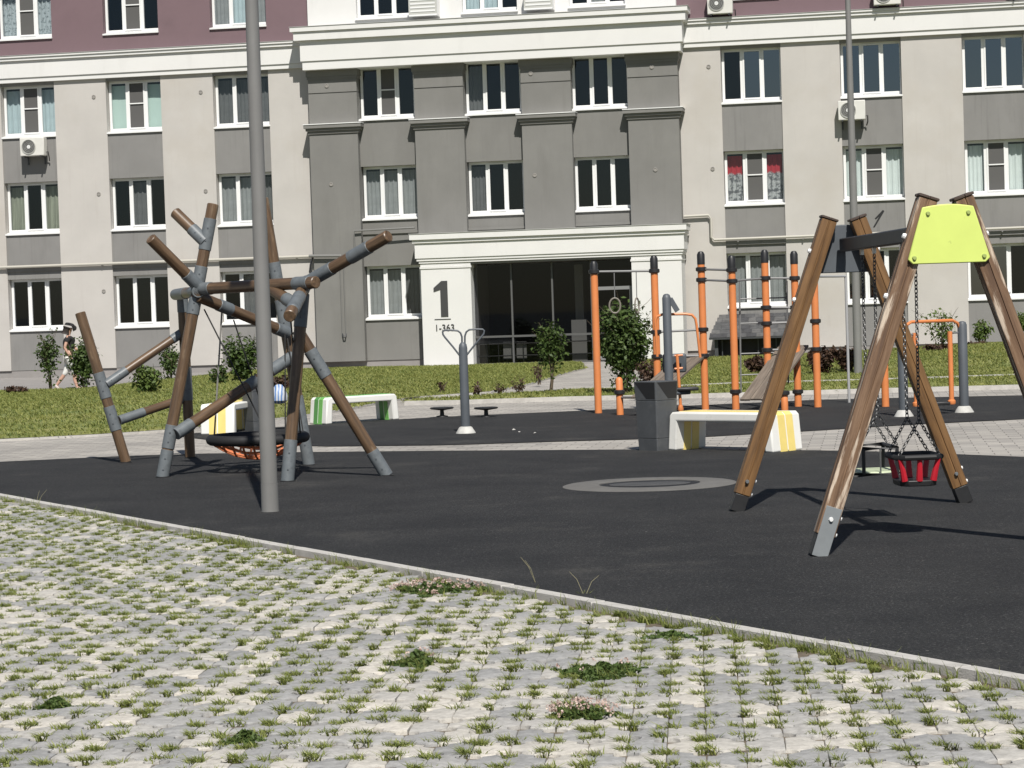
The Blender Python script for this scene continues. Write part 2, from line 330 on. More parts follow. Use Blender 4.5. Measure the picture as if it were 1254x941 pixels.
# ---- turf paving: interlocking stones with lens-shaped gaps
WD, PR = .146, .50
cdir = Vector((math.sin(.08), math.cos(.08), 0)); cx = Vector((cdir.y, -cdir.x, 0))
def arc(cxy, ax, ay, a0, a1, n=4): return [(cxy[0]+ax*math.cos(t), cxy[1]+ay*math.sin(t)) for t in [a0+(a1-a0)*i/(n-1) for i in range(n)]]
HX, HY = .050, .046
def stone_poly(j=.0008):
    w = WD/2; yl, yr = .16, .09        # left side long, right side short
    P = []
    P += arc((-w,-yl), HX, HY, math.pi/2, -math.pi/2+math.pi*.62)          # lower-left corner bite
    P += [(-.012,-.5*(yl+yr)-.004)]
    P += arc((w,-yr), HX, HY, math.pi*1.12, math.pi/2)
    P += [(w,-.02),(w,.02)]
    P += arc((w,yr), HX, HY, -math.pi/2, -math.pi*1.12)
    P += [(-.012,.5*(yl+yr)+.004)]
    P += arc((-w,yl), HX, HY, math.pi/2-math.pi*.62, -math.pi/2)
    P += [(-w,.06),(-w,0),(-w,-.06)]
    cxm = sum(p[0] for p in P)/len(P)
    return [((x)*(1-j/abs(w)), y*(1-j/.125)) for x, y in P]
SP = stone_poly()
def stone_mesh(seed):
    rd = random.Random(seed); n = len(SP); vs = []; fs = []
    for s_, z in ((1,-.055),(1,-.006),(.982,-.001),(.92,.0008)):
        vs += [(x*s_*rd.uniform(.99,1.0), y*s_*rd.uniform(.99,1.0), z+rd.uniform(-.0012,.0012)*(z>-.02)) for x, y in SP]
    for i in range(3): fs += [(i*n+j, i*n+(j+1)%n, (i+1)*n+(j+1)%n, (i+1)*n+j) for j in range(n)]
    vs += [(rd.uniform(-.012,.012), rd.uniform(-.03,.03), .002+rd.uniform(-.001,.0015))]
    fs += [(3*n+j, 3*n+(j+1)%n, 4*n) for j in range(n)]
    return vs, fs
SM = [stone_mesh(s) for s in range(8)]
stm = bpy.data.materials.new('turf_paver_concrete'); stm.use_nodes = True; N = stm.node_tree.nodes; L = stm.node_tree.links; p = N['Principled BSDF']
a1 = N.new('ShaderNodeAttribute'); a1.attribute_name = 'tone'; a2 = N.new('ShaderNodeAttribute'); a2.attribute_type = 'OBJECT'; a2.attribute_name = 'tone'
ad = N.new('ShaderNodeMath'); L.new(a1.outputs['Fac'], ad.inputs[0]); L.new(a2.outputs['Fac'], ad.inputs[1])
rp = N.new('ShaderNodeValToRGB'); L.new(ad.outputs[0], rp.inputs[0]); e = rp.color_ramp.elements
e[0].position = 0; e[0].color = (.30,.297,.29,1); e[1].position = 1; e[1].color = (.60,.56,.495,1)
for q, c in ((.32,(.36,.355,.345)),(.48,(.43,.415,.39)),(.62,(.50,.475,.43)),(.86,(.56,.525,.465))): k = e.new(q); k.color = (*c,1)
tc = N.new('ShaderNodeTexCoord'); geo = N.new('ShaderNodeNewGeometry')
nz = N.new('ShaderNodeTexNoise'); nz.inputs['Scale'].default_value = 22; nz.inputs['Detail'].default_value = 8; nz.inputs['Roughness'].default_value = .7; L.new(geo.outputs['Position'], nz.inputs['Vector'])
nr = N.new('ShaderNodeValToRGB'); L.new(nz.outputs[0], nr.inputs[0]); nr.color_ramp.elements[0].position = .3; nr.color_ramp.elements[1].position = .68
nr.color_ramp.elements[0].color = (.58,.575,.57,1); nr.color_ramp.elements[1].color = (1.1,1.1,1.1,1)
mx = N.new('ShaderNodeMix'); mx.data_type = 'RGBA'; mx.blend_type = 'MULTIPLY'; mx.inputs[0].default_value = .85; L.new(rp.outputs[0], mx.inputs[6]); L.new(nr.outputs[0], mx.inputs[7])
L.new(mx.outputs[2], p.inputs['Base Color']); p.inputs['Roughness'].default_value = .92
nb = N.new('ShaderNodeTexNoise'); nb.inputs['Scale'].default_value = 120; nb.inputs['Detail'].default_value = 6; L.new(geo.outputs['Position'], nb.inputs['Vector'])
bp = N.new('ShaderNodeBump'); bp.inputs['Strength'].default_value = .6; bp.inputs['Distance'].default_value = .004; L.new(nb.outputs[0], bp.inputs['Height']); L.new(bp.outputs[0], p.inputs['Normal'])

KE = .095
def on_turf(P): return (Vector((P.x,P.y))-K0).dot(knrm) > KE
paving = struct(sheet('turf_paving', [KA+knrm*KE, KB+knrm*KE, (KB+knrm*16), (KA+knrm*16)], -.014, soil))
stones = []; gaps = []
def in_view(P, pad=.035):
    if P.y < 6.6 or P.y > 33: return False
    return abs(P.x/P.y) < .224+pad+ .4/P.y
for c in range(-90, 50):
    for k in range(-10, 170):
        P = cx*(WD*(c+.5)) + cdir*(PR/2*k)
        if in_view(P) and (Vector((P.x,P.y))-K0).dot(knrm) > KE+.085: stones.append((P, (k+c) % 2))
    for k in range(-5, 85):
        for s_ in (-1,1):
            P = cx*(WD*c) + cdir*(PR*k + (PR/2 if c % 2 else 0) + s_*.09)
            if in_view(P) and on_turf(P) and (Vector((P.x,P.y))-K0).dot(knrm) > KE+.03: gaps.append(P)
def px_size(P): return 1/P.y**2
stones.sort(key=lambda q: q[0].length)
rs = random.Random(3)
def tone_of(P):
    t = rs.random()
    return min(1, max(0.02, (rs.gauss(.24,.14) if t < .48 else rs.gauss(.68,.16))))
base_rot = math.atan2(cdir.y, cdir.x) - math.pi/2
smeshes = []
for vs_, fs_ in SM:
    me = bpy.data.meshes.new('paver'); me.from_pydata(vs_, [], fs_); me.materials.append(stm)
    me.polygons.foreach_set('use_smooth', [True]*len(me.polygons)); me.set_sharp_from_angle(angle=R(50)); smeshes.append(me)
vis = [q for q in stones if abs(q[0].x/q[0].y) < .226 and q[0].y > 7.9]
first = set(id(q) for q in vis[:300])
fv = []; ff = []; ft = []
for q in stones:
    P, ty = q; rz = base_rot + (math.pi if ty else 0) + rs.uniform(-.03,.03); tx, tY = rs.gauss(0,.008), rs.gauss(0,.010); z = rs.gauss(.002,.0018); i = rs.randrange(8); tn = tone_of(P)
    if id(q) in first:
        o = bpy.data.objects.new('paver', smeshes[i]); COL.objects.link(o); o.parent = paving
        o.location = (P.x,P.y,z); o.rotation_euler = (tx,tY,rz); o['tone'] = tn
    else:
        M = Matrix.Translation((P.x,P.y,z)) @ Matrix.Rotation(rz,4,'Z') @ Matrix.Rotation(tY,4,'Y') @ Matrix.Rotation(tx,4,'X')
        k = len(fv); fv += [tuple(M @ Vector(v)) for v in SM[i][0]]; ff += [tuple(a+k for a in t) for t in SM[i][1]]; ft += [tn]*len(SM[i][0])
me = bpy.data.meshes.new('paver_field'); me.from_pydata(fv, [], ff); a = me.attributes.new('tone','FLOAT','POINT'); a.data.foreach_set('value', ft)
pf = obj('paver_field', me, stm, paving, 50, kind='stuff')

# ---- grass in the gaps of the turf paving
def blades(centres, n, rad, hmin, hmax, wid, lean=.6, tone_mu=.45, tone_sd=.22, seg=2):
    """tufts of bent blades: each blade two quads tapering to a point"""
    C_ = np.repeat(np.asarray(centres, float), n, axis=0); m = len(C_)
    ang = rng.uniform(0, 2*np.pi, m); rr = rad*np.sqrt(rng.uniform(0,1,m)); base = C_.copy(); base[:,0] += rr*np.cos(ang); base[:,1] += rr*np.sin(ang)
    h = rng.uniform(hmin, hmax, m)*np.repeat(rng.uniform(.55,1.25,len(centres)), n); la = rng.uniform(0,2*np.pi,m)*.6+ang*.4; le = rng.uniform(.1,lean,m)*h*1.3
    d = np.stack([np.cos(la), np.sin(la), np.zeros(m)],1); fa = rng.uniform(0,np.pi,m); w = np.stack([np.cos(fa), np.sin(fa), np.zeros(m)],1)*(wid*rng.uniform(.6,1.3,m))[:,None]
    z = np.array([0,0,1.]); mid = base + d*(le*.3)[:,None] + z*(h*.6)[:,None]; tip = base + d*le[:,None] + z*h[:,None]
    q1 = np.stack([base-w, base+w, mid+w*.7, mid-w*.7],1); q2 = np.stack([mid-w*.7, mid+w*.7, tip+w*.08, tip-w*.08],1)
    V = np.concatenate([q1,q2]); t = np.clip(rng.normal(tone_mu,tone_sd,m)+0*m,0,1); return V, np.concatenate([t,t])
rg = random.Random(5); ctr = []; big = []
for P in gaps:
    if rg.random() < .06: continue
    s_ = rg.random()
    for q in range(9 if s_ > .3 else 5):
        dx_, dy_ = rg.uniform(-.042,.042), rg.uniform(-.024,.024); ctr.append((P.x+dx_, P.y+dy_, -.012))
    if s_ > .9: big.append((P.x+rg.uniform(-.02,.02), P.y+rg.uniform(-.02,.02), -.02))
V1, T1 = blades(ctr, 19, .020, .018, .037, .0036, 1.3, .47)
V2, T2 = blades(big, 30, .045, .022, .052, .0030, 1.0, .55)
edge = []                                                    # grass along the kerb
for i in range(900):
    q = K0 + kdir*rg.uniform(-6, 15) + knrm*(KE+abs(rg.gauss(.0,.02))+.008)
    if in_view(Vector((q.x,q.y,0))) and rg.random() < .28+.5*(math.sin(q.x*1.7)+math.sin(q.y*2.3+1) > .5): edge.append((q.x,q.y,-.02))
V3, T3 = blades(edge, 9, .03, .03, .085, .0025, .8, .4)
tuft = obj('grass_tufts', np_mesh('grass_tufts', np.concatenate([V1,V2,V3]), 4, np.concatenate([T1,T2,T3])), bladef, smooth=0, kind='stuff',
           label='short grass growing in the gaps of the turf paving', cat='grass')

def clump(px, py, w, h, flowers, label, n=900):
    c = G(px, py); root = thing('clover_clump', label, 'weed', (c.x,c.y,-.02), 0, 'weed clumps on the turf paving')
    m = n; a = rng.uniform(0,2*np.pi,m); rr = np.sqrt(rng.uniform(0,1,m)); rag = .72+.22*np.sin(a*3+px)+.16*np.sin(a*7+py)+.12*np.sin(a*13); X = np.cos(a)*rr*w*rag; Yv = np.sin(a)*rr*w*.9*rag
    lump = .6+.4*np.sin(X*37+1)*np.cos(Yv*29); Z = h*np.sqrt(np.clip(1-rr**2,0,1))*lump*rng.uniform(.45,1,m)+.015
    c3 = np.stack([X,Yv,Z],1); s_ = rng.uniform(.007,.015,m)
    u = rng.normal(size=(m,3)); u[:,2] *= .6; u /= np.linalg.norm(u,axis=1)[:,None]; v = np.cross(u, rng.normal(size=(m,3))+np.array([0,0,.8])); v /= np.linalg.norm(v,axis=1)[:,None]
    V = np.stack([c3-u*s_[:,None], c3-v*s_[:,None]*.8, c3+u*s_[:,None], c3+v*s_[:,None]*.8],1)
    obj('foliage', np_mesh('foliage', V, 4, np.clip(rng.normal(.45,.25,m),0,1)), cloverm, root, 0, kind='stuff')
    st = np.stack([X[:150],Yv[:150],np.zeros(150)],1); B, T = blades(st, 2, .01, h*.5, h*1.15, .0022, .8, .5); obj('grass', np_mesh('grass', B, 4, T), bladef, root, 0, kind='stuff')
    if flowers:
        m = flowers; a = rng.uniform(0,2*np.pi,m*7); rr = np.sqrt(rng.uniform(0,.95,m)); aa = rng.uniform(0,2*np.pi,m)
        fc = np.stack([np.cos(aa)*rr*w, np.sin(aa)*rr*w*.9, h*np.sqrt(1-rr**2)*.9+.03],1); fc = np.repeat(fc,7,axis=0)+rng.normal(0,.0055,(m*7,3))
        u = rng.normal(size=(m*7,3)); u /= np.linalg.norm(u,axis=1)[:,None]; v = np.cross(u, rng.normal(size=(m*7,3))); v /= np.linalg.norm(v,axis=1)[:,None]; s_ = .0055
        obj('flowers', np_mesh('flowers', np.stack([fc-u*s_,fc-v*s_,fc+u*s_,fc+v*s_],1), 4, np.clip(rng.normal(.5,.3,m*7),0,1)), flowerm, root, 0, kind='stuff')
clump(66,866,.10,.05,0,'small round dark green clover clump alone near the pale grey pavers')
clump(298,908,.10,.05,0,'flat dark green clover clump between two grey pavers',700)
clump(508,815,.13,.08,6,'loose green clover clump with a few dry stalks')
clump(735,826,.23,.065,6,'largest wide clover clump, dark green without blossom',2400)
clump(712,876,.16,.055,60,'clover clump covered with dusty pink blossom on pale pavers',1300)
clump(535,724,.30,.06,90,'broad clover clump with pale blossom beside the kerb',2400)
clump(820,780,.17,.035,0,'low grassy clump spreading beside the kerb',700)
def weed(px, py, hpx, label, seed):
    c = G(px,py); rd = random.Random(seed); s_ = c.y/FPX; h = hpx*s_
    root = thing('tall_weed', label, 'weed', (c.x,c.y,-.02), 0, 'dry stalks along the kerb'); mb = MB(); tips = []
    for i in range(2):
        a = rd.uniform(-1.2,1.2); t = c+Vector((math.sin(a)*h*.7, rd.uniform(-.05,.05), h*rd.uniform(.7,1))); mb.tube([c+Vector((0,0,-.02)), (c+t)/2+Vector((0,0,.02)), t], [.0015,.0011,.0007], 5); tips.append(t)
    mb.build('stem', mat('dry_stalk', (.33,.30,.17), .8), root)
    B, T = blades([(0,0,0)], 14, .03, .03, .055, .0028, .9, .5); obj('leaves', np_mesh('leaves', B, 4, T), bladef, root, 0, kind='stuff')
weed(657,714,34,'dry forked weed at the kerb with one long leaning stalk',1); weed(716,728,30,'thin dry weed at the kerb past the blossom clump',2)
weed(1018,800,24,'short upright dry stalk rooted against the kerb',4)
weed(44,622,22,'thin upright stalk at the kerb far from the swing',5)

# ---- lawns with low mounds, kerb strips along their edges
TH, DB = R(9.88), 68.56
fx = Vector((math.cos(TH), -math.sin(TH), 0)); fn = Vector((-math.sin(TH), -math.cos(TH), 0)); FO = Vector((0, DB, 0))
def wall_y(x, off): return DB - x*math.tan(TH) - off
def interp(pts, x):
    if x <= pts[0][0]: return pts[0][1]
    for (a, b), (c, d) in zip(pts, pts[1:]):
        if x <= c: return b + (d-b)*(x-a)/max(c-a, 1e-6)
    return pts[-1][1]
lawnm = mat('lawn_ground', (.10,.14,.032), .95, .3, .6, .5, 60, col2=(.25,.24,.08))
lawn_pts = []
def lawn(name, front, back, x0, x1, hfun, dens, nx=70, ny=14):
    vs = []; fs = []
    for i in range(nx+1):
        x = x0+(x1-x0)*i/nx; ya = interp(front, x); yb = back(x)
        for j in range(ny+1):
            t = j/ny; y = ya+(yb-ya)*t; z = .035 + hfun(x,t) * min(1, 5*t, 5*(1-t)+.15); vs.append((x,y,z))
    for i in range(nx):
        for j in range(ny): a = i*(ny+1)+j; fs.append((a, a+ny+1, a+ny+2, a+1))
    me = bpy.data.meshes.new(name); me.from_pydata(vs, [], fs); o = struct(obj(name, me, lawnm, None, 60))
    for i in range(dens):
        x = random.uniform(x0,x1); t = random.random(); ya = interp(front,x); yb = back(x)
        y = ya+(yb-ya)*t
        if abs(x/y) > .26 or random.random() > min(1,(yb-ya)/12+.12): continue
        pass; lawn_pts.append((x, y, .03+hfun(x,t)*min(1,5*t,5*(1-t)+.15)))
    return o
def P2(*pp): return sorted([(float(v.x), float(v.y)) for v in gp(*pp)])
f1 = P2((-420,556),(-200,548),(0,540.5),(120,534.5),(230,527),(330,515.5),(400,507),(440,499.5),(500,488.5),(600,481.5),(650,471),(690,458.5),(715,452.5))
ramp = lambda x: max(0., min(1., (x+10.5)/3.5))
b1 = lambda x: (56.2+(-11-x)*.12)*(1-ramp(x)) + wall_y(x, 1.6 if x < -3 else 2.0)*ramp(x)
h1 = lambda x, t: (.03+.21*ramp(x)+.02*math.sin(x*.5))*math.sin(math.pi*min(1,t*.95))*(1 if x < -4 else max(.08,1-(x+4)*.3))
sheet('apron', [(-30,50),(-5,50),(-5,wall_y(-5,.0)),(-30,wall_y(-30,.0))], -.0005, plinthm)
lawn('lawn', f1, b1, -26, f1[-1][0], h1, 72000)
f2 = P2((497,496),(560,495),(700,490.5),(860,487),(1060,481),(1254,476),(1500,468),(1800,459))
bk2 = P2((497,495.5),(600,488),(700,480.5),(830,477),(900,473.5),(1060,469.5),(1254,463),(1500,455),(1800,446))
lawn('lawn', f2, lambda x: interp(bk2,x), f2[0][0], 19, lambda x,t: .05*math.sin(math.pi*t), 16000)
f3 = [(x, y+.45) for x, y in bk2 if x > 3.0]
h3 = lambda x, t: (.05+.30*max(0,min(1,(x-5)/7)))*math.sin(math.pi*min(1,t*.9+.05))
lawn('lawn', f3, lambda x: wall_y(x,1.2), f3[0][0], 19, h3, 34000)
B, T = blades(np.array(lawn_pts), 4, .14, .025, .06, .012, 1.3, .6, .25)
obj('grass', np_mesh('grass', B, 4, T), bladem, smooth=0, kind='stuff', label='mown yellowish green grass covering the lawns before the building', cat='grass')
def kerb_line(pts, w=.12, z0=-.02, z1=.07):
    mb = MB(); pts = [Vector((a,b,0)) for a,b in pts]; vs = []; fs = []
    for i, p_ in enumerate(pts):
        d = (pts[min(i+1,len(pts)-1)]-pts[max(i-1,0)]).normalized(); n_ = Vector((-d.y,d.x,0))
        for o_, z in ((-w/2,z0),(-w/2,z1),(w/2,z1),(w/2,z0)): vs.append(p_+n_*o_+Vector((0,0,z)))
    for i in range(len(pts)-1):
        for k in range(4): fs.append((i*4+k, i*4+(k+1)%4, i*4+4+(k+1)%4, i*4+4+k))
    fs += [(0,1,2,3), tuple(len(vs)-4+k for k in (3,2,1,0))]
    return struct(mb.add(vs, fs).build('lawn_kerb', kerbm, smooth=0))
kerb_line([(x,y-.03) for x,y in f1], .05, -.02, .03); kerb_line([(x,y-.05) for x,y in f2 if x < 19.5]); kerb_line([(x,y+.25) for x,y in bk2 if x < 19.5], .2)

# ================================================================== THE APARTMENT BUILDING (local frame: x along the wall, -y out of the wall, z up)
BLD = thing('apartment_building', 'beige and grey apartment block with white cornice and purple upper storey', 'building', FO, -TH)
def bp_(name, m, *boxes, parent=None, bevel=0):
    mb = MB()
    for b in boxes: mb.box(*b)
    return mb.build(name, m, parent or BLD, local=True, bevel=bevel, smooth=30)
ROWS = {2:1.43, 3:4.43, 4:7.43, 5:10.45}; WH = 1.63
WC = {'Z':-19.25,'A':-15.82,'B':-12.39,'C':-8.97,'R1':6.53,'R2':10.0,'R3':13.49,'R4':16.95}; WW = 1.76
CC = {'c1':-4.36,'c2':-1.12,'c3':2.10}; CW = 1.66
TOPZ = 13.4
def fold_mesh(w, h, folds, amp, seed, colname=None):
    rd = random.Random(seed); n = 30; vs = []; fs = []; ph = rd.uniform(0,6)
    for i in range(n+1):
        t = i/n; y = amp*(math.sin(t*folds*6.28+ph)+.5*math.sin(t*folds*2.1*6.28+ph*2))
        vs += [(t*w, y*1.2+rd.uniform(-.004,.004), 0), (t*w, y, h*.5), (t*w, y*.6, h)]
    for i in range(n):
        for k in (0,1): fs.append((i*3+k, i*3+3+k, i*3+4+k, i*3+1+k))
    me = bpy.data.meshes.new('curtain'); me.from_pydata(vs, [], fs); return me
CUR = {'blue':mat('curtain_blue', (.42,.50,.52), .9,.08,3), 'mint':mat('curtain_mint', (.48,.60,.55), .9), 'grey':mat('curtain_grey', (.26,.265,.265), .9,.1,4),
       'dgrey':mat('curtain_dark_grey', (.12,.12,.12), .9,.1,4), 'sage':mat('curtain_sage', (.22,.23,.18), .9,.35,9,stretch=(1,1,.05)), 'white':mat('curtain_white', (.66,.70,.68), .9,.04,4),
       'red':mixin(mixin(mat('curtain_floral', (.60,.60,.60), .9), (.12,.12,.13), 9, .50, .56), (.42,.02,.03), 3.2, .52, .57, stretch=(1,1,2)), 'lace':mixin(mat('curtain_lace', (.40,.44,.46), .9), (.16,.18,.19), 12, .5, .6)}
def valance(m):                                 # red band along the top of the floral curtain
    N = m.node_tree.nodes; L = m.node_tree.links; bc = N['Principled BSDF'].inputs['Base Color']
    tc = N.new('ShaderNodeTexCoord'); sx = N.new('ShaderNodeSeparateXYZ'); L.new(tc.outputs['Object'], sx.inputs[0])
    n = N.new('ShaderNodeTexNoise'); n.inputs['Scale'].default_value = 5; L.new(tc.outputs['Object'], n.inputs['Vector'])
    ad = N.new('ShaderNodeMath'); ad.operation = 'MULTIPLY_ADD'; ad.inputs[1].default_value = .5; L.new(n.outputs[0], ad.inputs[0]); L.new(sx.outputs[2], ad.inputs[2])
    rp = N.new('ShaderNodeValToRGB'); rp.color_ramp.elements[0].position = .93; rp.color_ramp.elements[1].position = .98; ad.inputs[1].default_value = .22; L.new(ad.outputs[0], rp.inputs[0])
    mx = N.new('ShaderNodeMix'); mx.data_type = 'RGBA'; L.new(rp.outputs[0], mx.inputs[0]); L.new(bc.links[0].from_socket, mx.inputs[6]); mx.inputs[7].default_value = (.40,.025,.04,1); L.new(mx.outputs[2], bc); return m
CUR['red'] = valance(mixin(mat('curtain_floral_net', (.42,.42,.42), .9), (.12,.12,.13), 8, .46, .54))
WM = {}
def window(x0, row, w, yw, spec, net=False, gl=None, name='window'):
    """frame with two mullions, three panes, sill; curtains and insect screen behind the panes"""
    z0 = ROWS[row]; key = (round(w,3), net); d = .20; fb, mu, fr_ = .075, .118, .035
    if key not in WM:
        f = MB(); pw = (w-fb-fr_-2*mu)/3; xs = [0,fb,fb+pw,fb+pw+mu,fb+2*pw+mu,fb+2*pw+2*mu,w-fr_,w]; hb = .17
        for a in (0,2,4,6): f.box(xs[a], xs[a+1], 0, .07, hb, WH-.08)
        f.box(0,w,0,.07,.10,hb); f.box(0,w,0,.07,WH-.08,WH)
        # opening sash in the middle, a little proud
        a, b = xs[3]-.035, xs[4]+.035
        f.box(a-.0,a+.045,-.018,-.001,hb-.03,WH-.05); f.box(b-.045,b,-.018,-.001,hb-.03,WH-.05); f.box(a+.045,b-.045,-.018,-.001,hb-.03,hb+.012); f.box(a+.045,b-.045,-.018,-.001,WH-.092,WH-.05)
        me = f.mesh('window'); me.materials.append(pvc)
        sme = MB().box(-.03,w+.03,-.30,.0-.002,.0,.028).box(-.03,w+.03,-.30,-.285,-.035,-.001).mesh('sill'); sme.materials.append(pvc)
        sme = MB().add(*(lambda y0,y1: ([(-.03,y0,.045),(w+.03,y0,.045),(w+.03,y1,.095),(-.03,y1,.095),(-.03,y0,0),(w+.03,y0,0),(w+.03,y1,0.02),(-.03,y1,0.02)],[(0,1,2,3),(4,7,6,5),(0,4,5,1),(1,5,6,2),(2,6,7,3),(3,7,4,0)]))(-d-.06,-.002)).mesh('sill'); sme.materials.append(pvc)
        pme = MB().add([(0,0,0),(pw,0,0),(pw,0,WH-.08-hb),(0,0,WH-.08-hb)],[(0,1,2,3)]).mesh('pane')
        bar = MB().box(xs[3]+.0,xs[4],-.03,-.019,.20+.70,.20+.735); nme = bar.mesh('insect_screen'); nme.materials.append(pvc)
        WM[key] = (me, sme, pw, xs, hb, nme)
    me, sme, pw, xs, hb, nme = WM[key]
    o = bpy.data.objects.new(name, me); COL.objects.link(o); o.parent = BLD; o.location = (x0, yw+d, z0)
    s_ = bpy.data.objects.new('sill', sme); COL.objects.link(s_); s_.parent = o
    for i in range(3):
        gm = gl if gl is not None and not isinstance(gl, dict) else (gl or {}).get(i, glass)
        q = bpy.data.meshes.new('pane'); q.from_pydata([(0,0,0),(pw,0,0),(pw,0,WH-.08-hb),(0,0,WH-.08-hb)], [], [(0,1,2,3)]); q.materials.append(gm)
        pa = bpy.data.objects.new('pane', q); COL.objects.link(pa); pa.parent = o; pa.location = (xs[2*i+1], .03, hb); pa.rotation_euler = (random.uniform(-.006,.006), 0, random.uniform(-.012,.012))
        c = spec[i]
        if c:
            full = .93 if c != 'white' else .9
            cm = fold_mesh(pw+mu*.8, WH-.25, random.uniform(3,5) if c not in ('mint',) else .6, .022 if c != 'mint' else .004, hash((round(x0*10),row,i))%9999); cm.materials.append(CUR[c])
            cm.polygons.foreach_set('use_smooth', [True]*len(cm.polygons))
            co = bpy.data.objects.new('curtain', cm); COL.objects.link(co); co.parent = o; co.location = (xs[2*i+1]-mu*.4, .16, .12)
    if net:
        b_ = bpy.data.objects.new('insect_screen', nme); COL.objects.link(b_); b_.parent = o
        q = bpy.data.meshes.new('screen_net'); q.from_pydata([(xs[3],-.012+.02,hb),(xs[4],.008,hb),(xs[4],.008,WH-.08),(xs[3],.008,WH-.08)], [], [(0,1,2,3)]); q.materials.append(netm)
        qo = bpy.data.objects.new('screen_net', q); COL.objects.link(qo); qo.parent = o
    return o
D_ = (None,)*3
WSPEC = {('A',5):(('lace','lace','lace'),True),('B',5):((None,'dgrey',None),True),('C',5):(('grey','blue','grey'),False),
 ('A',4):(('blue','dgrey','blue'),True),('B',4):(('mint','grey','mint'),True),('C',4):(('dgrey','dgrey','dgrey'),False),
 ('A',3):(('sage',None,'sage'),False),('B',3):((None,'dgrey',None),False),('C',3):(('grey','grey','dgrey'),False),('A',2):(D_,False),('B',2):(D_,False),('C',2):((None,'dgrey',None),False),
 ('R1',4):(D_,False),('R1',3):(('red','grey','red'),True),('R1',2):(('grey','grey','grey'),False),('R2',4):(D_,False),('R2',3):(('white','grey','white'),True),('R2',2):(D_,False),
 ('R3',4):(D_,False),('R3',3):(('white','grey','white'),True),('R3',2):(D_,False),('R1',5):(D_,False),('R2',5):(('white',None,'white'),False),('R3',5):(D_,False)}
GSPEC = {('R1',4):{1:glass_sky,2:glass_sky},('R2',4):glass_sky,('R3',4):glass_sky,('R2',2):{1:glass_sky,0:glass_sky},('R3',2):{0:glass_sky,1:glass_sky},('R1',5):glass_sky,('R3',5):glass_sky,('R4',4):glass_sky}
# --- wings: beige strips between the bays, grey spandrels in the bays
def wing(cols, xa, xb):
    xs = sorted(WC[c] for c in cols); edges = [xa]+[e for x in xs for e in (x, x+WW)]+[xb]
    for a, b in zip(edges[::2], edges[1::2]):
        bp_('wall_strip', beige, (a, b, 0, .5, .22, 9.14)); bp_('purple_wall', purple, (a, b, 0, .5, 9.95, TOPZ))
    for x in xs:
        for lo, hi in ((.22,1.435),(3.06,4.435),(6.06,7.435)):
            bp_('spandrel_panel', greyw, (x, x+WW, .045, .45, lo, hi))
        bp_('spandrel_ledge', greyw, (x, x+WW, -.02, .044, 3.30, 3.42)); bp_('lintel_panel', greyw, (x, x+WW, .03, .45, 9.055, 9.139))
        bp_('purple_wall', purple, (x, x+WW, .002, .45, 9.95, ROWS[5]+.005)); bp_('purple_wall', purple, (x, x+WW, .002, .45, ROWS[5]+WH, TOPZ))
    bp_('plinth', plinthm, (xa, xb, .06, .5, -.5, .22))
    bp_('plinth_flashing', metal_dk, (xa, xb, .0, .07, .205, .221)) if False else None
    for z0, z1, n in ((9.14,9.28,.10),(9.282,9.80,.14),(9.802,9.89,.21),(9.892,9.955,.25)):
        bp_('cornice', white, (xa, xb, -n, .4, z0, z1))
    bp_('cornice_flashing', mat('flashing', (.42,.42,.41), .5), (xa, xb, -.27, .0, 9.956, 9.966))
wing(['Z','A','B','C'], -23, -5.84); wing(['R1','R2','R3','R4'], 5.29, 22)
for (c, x) in WC.items():
    for r_ in (2,3,4,5):
        sp, net = WSPEC.get((c,r_), (D_, False)); window(x+.015, r_, WW-.03, .045 if r_ < 5 else 0, sp, net, GSPEC.get((c,r_)))
# --- projecting centre
PIL = [(-5.85,-4.36),(-2.60,-1.11),(.64,2.13),(3.81,5.30)]
for i, (a, b) in enumerate(PIL):
    lo = .22 if i == 0 else 3.6
    pil = bp_('pilaster', greyd, (a, b, -.50, .3, lo, 7.08))
    bp_('pilaster_cap', greyd, (a-.04, b+.04, -.54, .1, 7.081, 7.17), parent=pil); bp_('pilaster_cap', greyd, (a-.09, b+.09, -.60, .1, 7.171, 7.25), parent=pil); bp_('pilaster_cap', greyd, (a-.14, b+.14, -.66, .1, 7.251, 7.355), parent=pil)
    bp_('cap_flashing', pvc, (a-.15, b+.15, -.68, .0, 7.356, 7.38), parent=pil)
    up_ = bp_('upper_pilaster', greyd, (a, b, -.45, .3, 7.381, 8.29), (a, b, -.45, .3, 8.32, 8.72)); bp_('pilaster_band', greyd, (a+.005, b-.005, -.42, .3, 8.291, 8.319), parent=up_)
    bp_('pilaster_band', greyd, (a-.025, b+.025, -.475, .3, 8.721, 8.80), parent=up_); bp_('pilaster_band', greyd, (a-.05, b+.05, -.50, .3, 8.801, 8.99), parent=up_)
for c, x in CC.items():
    a, b = x-.003, x+CW+.06
    los = ((3.06,4.435),(6.06,7.435)) + (((.22,1.435),) if c == 'c1' else ())
    for lo, hi in los: bp_('spandrel_panel', greyd, (a, b, -.25, .3, lo, hi))
    for r_ in (2,3,4,5):
        if r_ == 2 and c != 'c1': continue
        sp, net = {('c1',4):((None,'dgrey',None),True),('c1',3):(('grey','grey','grey'),False),('c1',2):(('grey','grey','dgrey'),False),('c2',3):(('dgrey',None,None),False),('c2',4):(('dgrey',None,None),False),('c2',5):(('blue','blue',None),False),('c3',5):((None,'grey',None),False)}.get((c,r_),(D_,False))
        window(x+.03, r_, CW, -.25, sp, net)
bp_('plinth', plinthm, (-5.83,-2.42,-.22,.2,-.5,.219))
bp_('spandrel_ledge', greyd, (-4.36,5.29,-.30,-.251,4.02,4.10))
